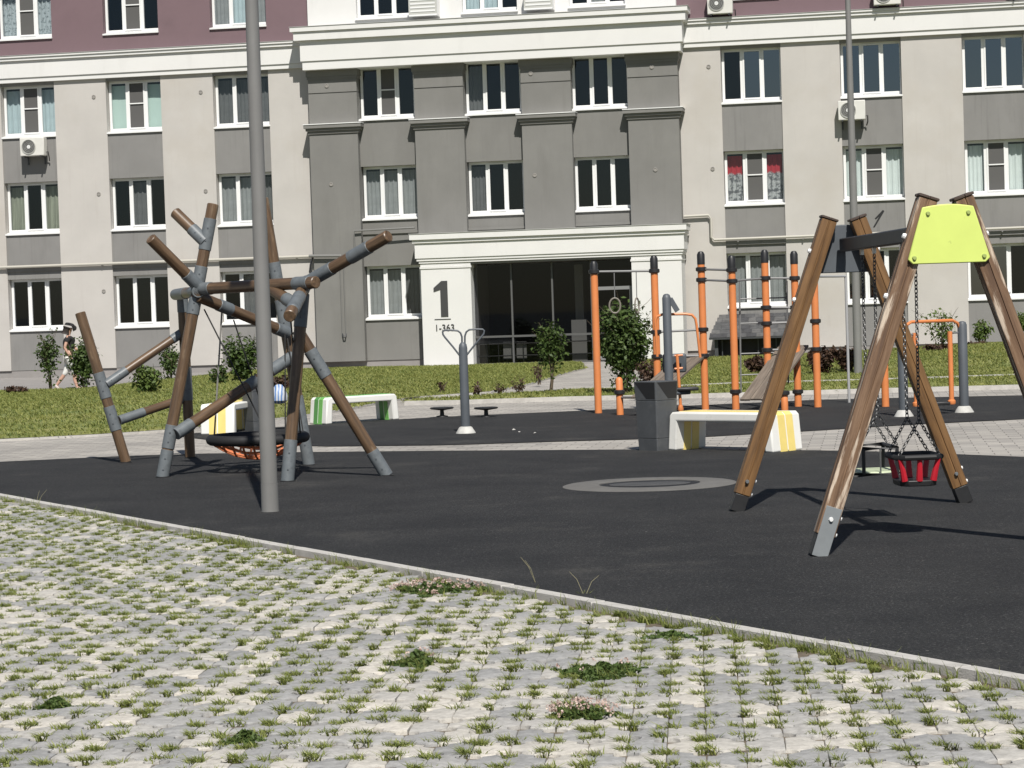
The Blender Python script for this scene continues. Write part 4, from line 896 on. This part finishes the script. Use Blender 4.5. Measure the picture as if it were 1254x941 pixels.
# ---- litter bins
def bin_(c, label, w=.215, h=.78, rz=.5):
    t = thing('litter_bin', label, 'litter bin', c, rz, 'faceted litter bins')
    P = lambda s_: [(s_*a, s_*b) for a, b in ((-1,-.93),(-.93,-1),(.93,-1),(1,-.93),(1,.93),(.93,1),(-.93,1),(-1,.93))]
    def tier(z0, z1, s0, s1, name, m):
        vs = [(x,y,z0) for x,y in P(s0)]+[(x,y,z1) for x,y in P(s1)]
        return MB().add(vs, [tuple(range(8))[::-1],tuple(range(8,16))]+[(i,(i+1)%8,8+(i+1)%8,8+i) for i in range(8)]).build(name, m, t, local=True, smooth=0, bevel=.004)
    tier(0,.14,w*.90,w*.93,'base',bin_m); tier(.143,.565,w*.93,w*1.0,'body',bin_m); hd = tier(.568,h,w*1.0,w*1.06,'hood',bin_m)
    for k in (1,3,5,7):
        a, b = P(w*1.012)[k], P(w*1.065)[k]; a2, b2_ = P(w*1.012)[(k+1)%8], P(w*1.065)[(k+1)%8]
        f = lambda p,q,tt: (p[0]+(q[0]-p[0])*tt, p[1]+(q[1]-p[1])*tt)
        MB().add([(*f(b,b2_,.03),h-.01),(*f(b,b2_,.97),h-.01),(*f(a,a2,.97),.585),(*f(a,a2,.55),.585)],[(0,1,2,3)]).build('opening', blackr, t, local=True, smooth=0)
    return t
bin_(G(807,553)+V(0,.22,0), 'dark grey faceted litter bin beside the yellow banded bench near the swing', w=.17, rz=.72)
bin_(V(A(315,500,33.2).x,33.2,0), 'dark grey litter bin behind the nest swing', .16, .72, .6)
bg = A(342,489,33.1); BG = thing('striped_bag', 'white and blue striped bag hanging off the litter bin behind the lamp post', 'bag', V(bg.x,bg.y,.40))
mb = MB(); prof = [(.02,.30),(.12,.305),(.155,.36),(.165,.45),(.14,.53),(.06,.57),(.02,.575)]
strb = bpy.data.materials.new('striped_fabric'); strb.use_nodes = True; N = strb.node_tree.nodes; L = strb.node_tree.links
wv = N.new('ShaderNodeTexWave'); wv.inputs['Scale'].default_value = 6.5; wv.inputs['Distortion'].default_value = 3; tcn = N.new('ShaderNodeTexCoord'); L.new(tcn.outputs['Object'], wv.inputs['Vector']); rp = N.new('ShaderNodeValToRGB'); L.new(wv.outputs[0], rp.inputs[0])
rp.color_ramp.elements[0].position = .35; rp.color_ramp.elements[0].color = (.10,.20,.42,1); rp.color_ramp.elements[1].position = .5; rp.color_ramp.elements[1].color = (.50,.52,.55,1); L.new(rp.outputs[0], N['Principled BSDF'].inputs['Base Color'])
mb.lathe(V(bg.x,bg.y,.0), [(.02,.38),(.08,.39),(.12,.43),(.125,.50),(.09,.60),(.05,.655),(.02,.665)], 18); mb.build('sack', strb, BG); MB().tube([V(bg.x,bg.y,.65),V(bg.x-.08,bg.y,.72),V(bg.x-.2,bg.y+.05,.73),V(bg.x-.26,bg.y+.1,.70)], .012, 6).build('handle', mat('bag_handle',(.05,.03,.025),.8), BG)

# ---- exercise machine with V handles, and two balance discs
def flange(c, parent): MB().lathe(c, [(.135,0),(.13,.015),(.085,.085),(.06,.095)],18).build('base_flange', mat('flange_white',(.48,.47,.44),.6,.15,9), parent)
pb = G(570.5,531); TW = thing('exercise_post', 'grey exercise post with two curved hand loops and white foot', 'exercise machine', pb); flange(pb, TW)
k = pb.y/FPX; T = lambda a,b: A(a,b,pb.y)
MB().lathe(pb, [(.062,.09),(.058,1.14),(.05,1.19),(.025,1.22)],16).build('post', slate, TW)
for s_ in (-1,1):
    f = lambda a,b: T(567.5+s_*a, b+(-1.0 if s_ > 0 else 0)*1.2)
    MB().tube([f(3.5,437),f(12,426),f(22.5,413.5),f(25,410),f(25.5,406.5),f(23.5,404.8),f(15,404.6),f(7,405.3),f(3.5,408),f(1.8,413),f(1.6,430)], .0125, 8).build('hand_loop', slate, TW)
for px, lb in ((541.5,'low black balance disc farther from the yellow post'),(595.5,'low black balance disc nearer to the entrance tree')):
    b = G(px,511); t = thing('balance_disc', lb, 'balance disc', b, 0, 'low balance discs behind the exercise post')
    MB().lathe(b, [(.095,0),(.09,.02),(.035,.03),(.03,.11)],14).build('stem', blackp, t); MB().lathe(b, [(.03,.105),(.17,.125),(.185,.135),(.185,.15),(.17,.155)],20).build('disc', blackp, t)

# ---- orange exercise frame
YF = 35.0
WK = thing('workout_station', 'orange exercise frame of capped posts with bars, rings, ladder and boards', 'exercise frame', V(A(860,500,YF).x,YF,0))
RP = .056
def clampz(name, x, y, z): MB().lathe(V(x,y,z-.035), [(RP+.006,0),(RP+.028,.012),(RP+.028,.058),(RP+.006,.07)],14).build(name, blackp, WK)
PO = {}
def post(key, px, ptop, Y=YF, clamps=(), base=None):
    x = A(px,ptop,Y).x; zt = A(px,ptop,Y).z
    MB().lathe(V(x,Y,0), [(RP,0),(RP,zt-.19)],16).build('post', orange, WK); MB().lathe(V(x,Y,0), [(RP+.004,zt-.20),(RP+.004,zt-.05),(RP*.7,zt-.008),(RP*.3,zt)],16).build('post_cap', blackp, WK)
    PO[key] = (x, Y, zt)
    for py in clamps: clampz('clamp', x, Y, A(px,py,Y).z)
    return x
post('p1',727,320,YF,(333,)); post('p2',800.5,313,YF,(332,407,437)); post('p3',858,308,YF,(330,343,404,436)); post('p4',895.5,313,34.7,(331,344.5,480)); post('p5',936,306,YF,(341,377,396.5,429)); post('p6',972,307.5,YF,(341,377,480)); post('p7',996,305,34.6,(322,393.5,428))
def bar(a, b, py, py2=None, m=steel, r=.017):
    xa, ya, _ = PO[a]; xb, yb, _ = PO[b]
    pa = 627+0; za = Zat(a,py); zb_ = Zat(b, py2 if py2 is not None else py)
    MB().tube([V(xa,ya,za),V(xb,yb,zb_)], r, 8).build('bar', m, WK)
PXT = dict(p1=727,p2=800.5,p3=858,p4=895.5,p5=936,p6=972,p7=996)
def Zat(k_, py): return A(PXT[k_], py, PO[k_][1]).z
barm = mat('bar_grey', (.17,.17,.168), .5)
bar('p1','p2',333,332,barm); bar('p2','p3',407,404,barm); bar('p2','p3',437,436,barm); bar('p3','p4',330,331,barm); bar('p3','p4',343,344.5,barm); bar('p4','p5',344.5,341,barm); bar('p5','p6',341,341,barm); bar('p5','p6',377,377,barm); bar('p5','p6',396.5,395,barm); bar('p5','p6',429,428,barm)
for px in (752,779):
    p0 = A(px,331.5,YF); p1_ = A(px+(.8),365,YF); MB().tube([p0,p1_], .008, 6).build('ring_strap', barm, WK)
    cR = A(px+1.0,374.5,YF); tw = .0 if px < 760 else 1.15
    MB().tube([cR+V(.085*math.cos(a)*math.cos(tw),.085*math.cos(a)*math.sin(tw),.115*math.sin(a)) for a in [q*2*math.pi/20 for q in range(20)]], .014, 6, closed=True).build('gym_ring', mat('ring_wood',(.20,.18,.15),.6), WK)
for px in (905.5,963.5): MB().tube([A(px,344,YF+.25),A(px+2,481 if px < 930 else 470,YF+.25)], .014, 6).build('ladder_rail', barm, WK)
for py in (366,396,433,459): MB().tube([A(906,py+.5,YF+.25),A(964.5,py-1.5,YF+.25)], .012, 6).build('ladder_rung', barm, WK)
MB().tube([V(PO['p4'][0],34.7,Zat('p4',480)),A(908,480,YF+.25)],.015,6).build('bar',barm,WK)
def board(a, b, w, n, name='board'):            # inclined board of planks between two points on its centre line
    a = Vector(a); b = Vector(b); d = (b-a).normalized(); s_ = d.cross(UZ).normalized(); nn_ = s_.cross(d)
    for i in range(n):
        o = (i-(n-1)/2)*w/n
        q = beam('plank', a+s_*o+d*random.uniform(-.02,.02), b+s_*o, 1.0, boardm, WK, prof=[(-.014,-w/n/2+.004),(.014,-w/n/2+.004),(.014,w/n/2-.004),(-.014,w/n/2-.004)], ref=nn_, cham=0.001, smooth=0)
    for t_ in (.12,.88): MB().cbox(a+(b-a)*t_-nn_*.03, s_*w/2*.9, d*.02, nn_*.014).build('board_batten', metal_dk, WK)
sb1 = A(925,490,33.9); sb2 = A(972,424,35.2); board(sb1, sb2, .50, 3)
sb3 = A(790,487,33.6); sb4 = A(848,436,35.1); board(sb3, sb4, .46, 3)
for px, py, top in ((759.5,508.5,462),(961,503,481)):
    b = G(px,py); zt = A(px,top,b.y).z; t_ = MB().lathe(b, [(RP*.95,0),(RP*.95,zt-.04),(RP*.6,zt-.008),(RP*.2,zt)],14).build('short_post', orange, WK); 
    MB().lathe(b+UZ*(zt-.26 if px < 800 else zt-.04), [(RP+.004,0),(RP+.026,.012),(RP+.026,.055),(RP+.004,.07)],14).build('clamp', blackp, WK)
MB().tube([A(759.5,487,G(759.5,508.5).y), sb3], .02, 6).build('bar', barm, WK); MB().tube([A(961,486,G(961,503).y), sb1+(sb2-sb1)*.3], .02, 6).build('bar', barm, WK)
# press machine: grey post, arched orange handle, pad
YM = 32.2
PM = thing('press_machine', 'seated press machine with dark grey post and arched orange handle', 'exercise machine', V(A(820,515,YM).x,YM,0)); xm = A(818.5,440,YM).x; zt = A(816,360,YM).z
MB().lathe(V(xm,YM,0), [(.062,.08),(.062,zt-.06),(.045,zt-.015),(.02,zt)],16).build('post', slate, PM); flange(V(xm,YM,0), PM)
MB().cbox(V(xm+.10,YM,zt-.16), V(.05,0,-.09), V(0,.02,0), V(.03,0,.02)).build('link_plate', slate, PM, bevel=.004)
F_ = lambda a,b: A(a,b,YM+.15)
MB().tube([F_(805,437),F_(803,400),F_(802.5,393),F_(804.5,388),F_(811,385.3),F_(818,385.2),F_(840,384.8),F_(847.5,386),F_(851.5,390.5),F_(853,398),F_(857.5,438)], .019, 8).build('handle', orange, PM)
MB().cbox(A(826,445,YM+.3), V(.17,0,0), V(0,.03,.01), V(0,-.02,.135)).build('backrest', slate, PM, bevel=.03)
MB().tube([F_(829,434),F_(831,462),F_(833.5,498)], .022, 8).build('lever', orange, PM); MB().tube([F_(826,436),F_(836,435)], .016, 8).build('lever_bar', orange, PM); MB().tube([F_(826,452),F_(836,451)], .016, 8).build('lever_bar', orange, PM)
MB().lathe(F_(833.5,499)-UZ*.06, [(.03,0),(.045,.03),(.03,.09)],10).build('pedal', orange, PM)
MB().cbox(V(xm+.22,YM+.2,.43), V(.2,0,0), V(0,.16,0), V(0,0,.025)).build('seat', blackp, PM, bevel=.015); MB().tube([V(xm,YM,.38),V(xm+.3,YM+.2,.38)], .03, 8).build('seat_arm', slate, PM)
MB().tube([V(F_(833.5,480).x,F_(833.5,480).y,.40),V(xm,YM,.42)],.02,8).build('link_arm',slate,PM)
# air walker
pa = G(1181,505.5); pq = G(1107,510.5); AW = thing('air_walker', 'walking exerciser with two grey posts, orange top bar and swinging legs', 'exercise machine', (pa+pq)/2)
for b, tp in ((pa,393.5),(pq,396)):
    zt = A(b.x/b.y*FPX+627,tp,b.y).z; MB().lathe(b, [(.066,.08),(.066,zt-.05),(.05,zt-.012),(.02,zt)],16).build('post', slate, AW); flange(b, AW)
zt = A(1177,400,pa.y).z; d = (pq-pa)
MB().tube([pa+UZ*(zt-.05)+V(-.03,0,0), pa+d*.08+UZ*(zt+.05), pa+d*.16+UZ*(zt+.09), pa+d*.84+UZ*(zt+.09), pa+d*.92+UZ*(zt+.05), pq+UZ*(zt-.05)], .022, 8).build('top_bar', orange, AW)
for f_ in (.22,.80):
    q = pa+d*f_; 
    q.y -= .05; MB().tube([q+UZ*(zt-.06), q+UZ*.19], .035, 10).build('swing_leg', orange, AW); MB().tube([q+UZ*(zt-.08)-d.normalized()*.14*(1 if f_<.5 else -1), q+UZ*(zt-.08)], .015, 8).build('pivot', barm, AW)
    MB().lathe(q+UZ*.13, [(.05,0),(.058,.02),(.055,.05),(.03,.07)],10).build('ankle', orange, AW); MB().cbox(q+V(-.16,0,.145) if f_ < .5 else q+V(.16,0,.145), V(.13,0,0), V(0,.07,0), V(0,0,.022)).build('foot_plate', blackp, AW, bevel=.01)
# parallel bar post and climbing pole
b = G(1084.5,498.5); t = thing('bar_post', 'plain low orange post standing behind the swing set leg', 'post', b); zt = 1.15
MB().lathe(b, [(RP,0),(RP,zt-.1)],16).build('post', orange, t); MB().lathe(b, [(RP+.004,zt-.1),(RP+.004,zt-.02),(RP*.4,zt)],16).build('post_cap', blackp, t)
b = G(1040,493.5); t = thing('climbing_pole', 'thin pale steel climbing pole beside the last orange post', 'pole', b)
MB().lathe(b, [(.022,0),(.022,2.0)],10).build('pole', mat('pale_steel',(.36,.36,.36),.4), t); MB().tube([b+UZ*1.98, b+V(-.2,-.2,1.98), V(PO['p7'][0],PO['p7'][1],1.98)], .018, 8).build('top_bar', MATS['pale_steel'], t)

# ================================================================== SHRUBS AND TREES
def shrub(px, pyb, Y, wpx, hpx, label, m=None, n=900, leaf=.05, cat='shrub', name='shrub', trunk=0, slim=1.0, z0=None, group=None, stems=5):
    m = m or leafg; c = A(px,pyb,Y)
    if c.z < .06: Y = Y*(CZ-.06)/(CZ-c.z); c = A(px,pyb,Y)          # keep its foot on the lawn
    c = V(c.x,Y,c.z); k = Y/FPX; w = wpx*k/2; h = hpx*k
    t = thing(name, label, cat, c, 0, group); sr = random.Random(int(px*7+pyb)); mb = MB(); nodes = []
    def grow(p, d, L_, r_, lev):
        pts = [p]; q = p
        for i in range(4):
            d = (d+V(sr.uniform(-.22,.22),sr.uniform(-.22,.22),sr.uniform(-.02,.14))).normalized(); q = q+d*L_/4; pts.append(q)
            if lev > 0 and i >= 1:
                for _ in range(2): a = sr.uniform(0,6.28); grow(q, (d*.7+V(math.cos(a),math.sin(a),.25)).normalized(), L_*sr.uniform(.28,.5), r_*.5, lev-1)
            nodes.append((q, lev))
        mb.tube(pts, [r_*(1-.16*i) for i in range(5)], 5)
    if trunk:
        tp = c+V(sr.uniform(-.05,.05),0,trunk); mb.tube([c-UZ*.05, (c+tp)/2+V(.02,0,0), tp], [.035,.03,.025], 7); base = tp; hh = h-trunk
    else: base = c; hh = h
    for s_ in range(stems):
        a = s_*6.28/stems+sr.uniform(-.4,.4); sp = w/max(hh,.01)*.7
        grow(base+V(math.cos(a)*.03,math.sin(a)*.03,-.02 if not trunk else -.1), V(math.cos(a)*sp*sr.uniform(.5,1.1),math.sin(a)*sp*sr.uniform(.5,1.1),1).normalized(), hh*sr.uniform(.55,.85), .014, 1)
    mb.build('trunk' if trunk else 'stems', barkm, t)
    pts = np.array([tuple(q) for q, lv in nodes]); pts = pts[pts[:,2] > c.z+.06*h]
    n = int(n*1.7); idx = rng.integers(0,len(pts),n); P = pts[idx]+rng.normal(0,1,(n,3))*np.array([.10,.10,.09])*max(.4,h/1.4)*(1 if slim==1 else slim)
    hz = (P[:,2]-c.z)/h; prof = w*np.clip(1.15*np.sqrt(np.clip(1-((hz-.45)/.62)**2,0,1))*rng.uniform(.55,1.4,n)+.02,0,2)
    keep = (hz > .02) & (hz < rng.uniform(.85,1.05,n)) & (np.hypot(P[:,0]-c.x,P[:,1]-c.y) < np.maximum(prof,.04)); P = P[keep]; n = len(P)
    s_ = leaf*rng.uniform(.6,1.25,n); out = P-np.array([c.x,c.y,c.z+h*.45]); out /= np.linalg.norm(out,axis=1)[:,None]+1e-6
    nrm = out*.7+rng.normal(0,.7,(n,3))+np.array([0,0,.45]); nrm /= np.linalg.norm(nrm,axis=1)[:,None]
    u = np.cross(nrm, rng.normal(size=(n,3))); u /= np.linalg.norm(u,axis=1)[:,None]; v = np.cross(nrm,u)
    P = P-np.array([c.x,c.y,c.z])
    Q_ = np.stack([P-u*s_[:,None], P-v*(s_*.55)[:,None]+nrm*(s_*.12)[:,None], P+u*s_[:,None], P+v*(s_*.55)[:,None]+nrm*(s_*.12)[:,None]],1)
    obj('crown' if trunk else 'foliage', np_mesh('foliage', Q_, 4, np.clip(rng.normal(.45,.28,n),0,1)), m, t, 0)
    return t
shrub(62,476,58,25,80,'tall narrow green shrub against the grey spandrel near the walking person',n=1000,slim=.8)
shrub(104,477,57,34,68,'broad green shrub hiding the legs of the walking person',n=1500)
shrub(181,492,46,34,46,'small light green shrub on the lawn by the sloping rail of the log climber',leafl,n=700)
shrub(208,470,58,26,50,'dark green shrub against the wall behind the log climber',n=800)
shrub(270,482,55,24,40,'sparse sapling seen between the climber ropes',leafg,n=300)
shrub(296,478,56,44,70,'tall leafy green shrub behind the ropes of the nest swing',n=1500)
shrub(346,486,52,26,26,'dark red leaved shrub seen beside the lamp post',leafr,n=500)
shrub(674,482,44,36,96,'slender young tree with a thin bare trunk before the entrance glass',n=1000,leaf=.042,cat='tree',name='young_tree',trunk=.5)
shrub(766,482,43,60,116,'large dense dark green shrub beside the entrance ramp and gym rings',n=4200,leaf=.048,stems=11)
shrub(800,486,43.5,44,50,'straggly shrub with brownish twigs beside the large dense shrub',leafr,n=700,leaf=.035)
for i, (px, py, w, h) in enumerate(((583,486,14,18),(612,484,12,16),(637,484,18,24),(540,480,10,14),(660,470,16,26))):
    shrub(px,py,50,w,h,('small dark red sprout on the lawn between the exercise post and the young tree','tiny dark red sprout below the entrance pillar edge','taller dark red sprout close to the young tree trunk','tiny sprout nearest the large numeral pillar','dark red sprout at the curved edge of the entrance path')[i],leafr,n=40,leaf=.042,group='red sprouts on the entrance lawn',stems=3)
shrub(1005,459,56,52,36,'wide dark red barberry shrub beside the last orange post',leafr,n=1400)
shrub(1038,458,56.5,34,34,'dark red barberry shrub at the foot of the slender lamp post',leafr,n=900)
shrub(926,458,57,36,22,'low reddish shrub in front of the basement hatch',leafr,n=700)
shrub(1152,436,60,40,58,'thin light green shrub between the orange top bar and the beige wall',leafl,n=420,stems=4)
shrub(1150,442,58,52,22,'low dark red shrub under the orange top bar',leafr,n=800)
shrub(1202,424,60,32,32,'small light green shrub past the grey post of the walking exerciser',leafl,n=420)
shrub(1196,430,58,60,12,'low dark red ground shrub behind the walking exerciser',leafr,n=400)
shrub(1249,416,60,36,34,'round light green shrub at the wall beyond the worn timber leg',leafl,n=600)
shrub(20,481,56,80,9,'low dark creeping shrub along the blank plinth',leafr,n=500,leaf=.05)

# ================================================================== THE WALKING PERSON (profile, walking to the right of the picture)
YP = 57.6; pf_ = A(86,478,YP); PB = V(pf_.x, YP, .0); H_ = 1.63
zoff = pf_.z
PE = thing('person', 'person in black cap, black top and white trousers walking along the wall', 'person', PB+UZ*zoff, 0)
def skinned(name, nodes, edges, m, sub=2, parent=PE):
    me = bpy.data.meshes.new(name); me.from_pydata([n_[0] for n_ in nodes], edges, []); o = obj(name, me, m, parent, 0)
    sk = o.modifiers.new('skin','SKIN'); sk.use_smooth_shade = True
    for i, n_ in enumerate(nodes): r_ = n_[1]; me.skin_vertices[0].data[i].radius = r_ if isinstance(r_, tuple) else (r_, r_)
    me.skin_vertices[0].data[0].use_root = True
    sb = o.modifiers.new('smooth','SUBSURF'); sb.levels = sub; sb.render_levels = sub; return o
# body: x forward (walking direction), y across, z up
bn = [((0,0,.86),(.12,.10)),((0,0,1.02),(.105,.085)),((.01,0,1.20),(.125,.095)),((.0,0,1.32),(.10,.075)),((.015,0,1.39),.045),((.035,0,1.46),.05),((.045,0,1.52),(.115,.10)),((.04,0,1.58),(.095,.085)),
 ((.02,-.16,1.31),.05),((-.06,-.20,1.07),.04),((.06,-.19,.86),.03),((.10,-.18,.80),.024),
 ((.02,.16,1.31),.05),((.10,.20,1.08),.04),((.24,.17,.93),.03),((.29,.16,.89),.024),
 ((.02,-.09,.80),.085),((.15,-.09,.47),.058),((.14,-.09,.26),.05),((.20,-.09,.07),.036),((.30,-.09,.03),.028),
 ((-.02,.09,.80),.085),((-.10,.09,.46),.058),((-.24,.09,.28),.05),((-.36,.09,.12),.036),((-.29,.09,.03),.028),
 ((.34,.14,.87),.012),((.125,-.17,.735),.012),((.095,0,1.505),.018)]
be = [(0,1),(1,2),(2,3),(3,4),(4,5),(5,6),(6,7),(3,8),(8,9),(9,10),(10,11),(3,12),(12,13),(13,14),(14,15),(0,16),(16,17),(17,18),(18,19),(19,20),(0,21),(21,22),(22,23),(23,24),(24,25),(15,26),(11,27),(6,28)]
skinned('body', bn, be, skin)
skinned('top', [((0,0,.98),(.155,.135)),((.0,0,1.10),(.15,.13)),((.01,0,1.22),(.17,.14)),((.0,0,1.32),(.14,.12)),((.02,-.15,1.31),.085),((-.02,-.18,1.17),.075),((.02,.15,1.31),.085),((.06,.18,1.17),.075)], [(0,1),(1,2),(2,3),(3,4),(4,5),(3,6),(6,7)], mat('black_cloth',(.018,.017,.018),.85))
skinned('waist_wrap', [((-.01,0,.90),(.145,.125)),((0,0,.99),(.132,.115))], [(0,1)], mat('brown_cloth',(.13,.06,.03),.85))
skinned('trousers', [((0,0,.86),(.135,.115)),((.02,-.09,.78),.10),((.15,-.09,.47),.075),((.148,-.09,.36),.066),((-.02,.09,.78),.10),((-.10,.09,.46),.075),((-.18,.09,.36),.066)], [(0,1),(1,2),(2,3),(0,4),(4,5),(5,6)], mat('white_cloth',(.70,.69,.66),.85))
skinned('hair', [((-.035,0,1.50),(.085,.10)),((-.01,0,1.57),(.10,.11)),((-.06,0,1.42),(.05,.07))], [(0,1),(0,2)], mat('dark_hair',(.02,.013,.01),.7))
skinned('cap', [((.02,0,1.58),(.135,.125)),((.03,0,1.63),(.105,.10)),((.15,0,1.56),(.03,.075)),((.23,0,1.55),(.015,.06))], [(0,1),(0,2),(2,3)], MATS['black_cloth'])
for x, y, z, ry in ((.25,-.09,.03,0),(-.34,.09,.075,.9)):
    c_ = PB+UZ*(zoff+z)+V(x,y,0); MB().cbox(c_, V(.125*math.cos(ry),0,-.125*math.sin(ry)), V(0,.045,0), V(.035*math.sin(ry),0,.035*math.cos(ry))).build('shoe', mat('pale_shoe',(.55,.48,.45),.7), PE, bevel=.025)

# ---- scraps of litter on the far rubber
for px, py, r_, lb in ((629,527.5,.035,'larger white paper scrap on the rubber beside the exercise post'),(636,530,.02,'tiny white paper scrap next to the larger one'),(655,531.5,.03,'lone flat white scrap on the rubber farther from the exercise post')):
    c = G(px,py); t = thing('paper_scrap', lb, 'litter', c+UZ*.004, random.uniform(0,3), 'paper scraps on the rubber'); rr_ = random.Random(int(px)); n_ = 7
    vs_ = [(r_*rr_.uniform(.6,1.1)*math.cos(6.28*i/n_), r_*rr_.uniform(.6,1.1)*math.sin(6.28*i/n_), rr_.uniform(.001,.012)) for i in range(n_)]+[(0,0,r_*.7)]
    MB().add(vs_, [(i,(i+1)%n_,n_) for i in range(n_)]+[tuple(range(n_))[::-1]]).build('crumpled_paper', mat('scrap_paper',(.42,.41,.38),.8), t, local=True, smooth=0)
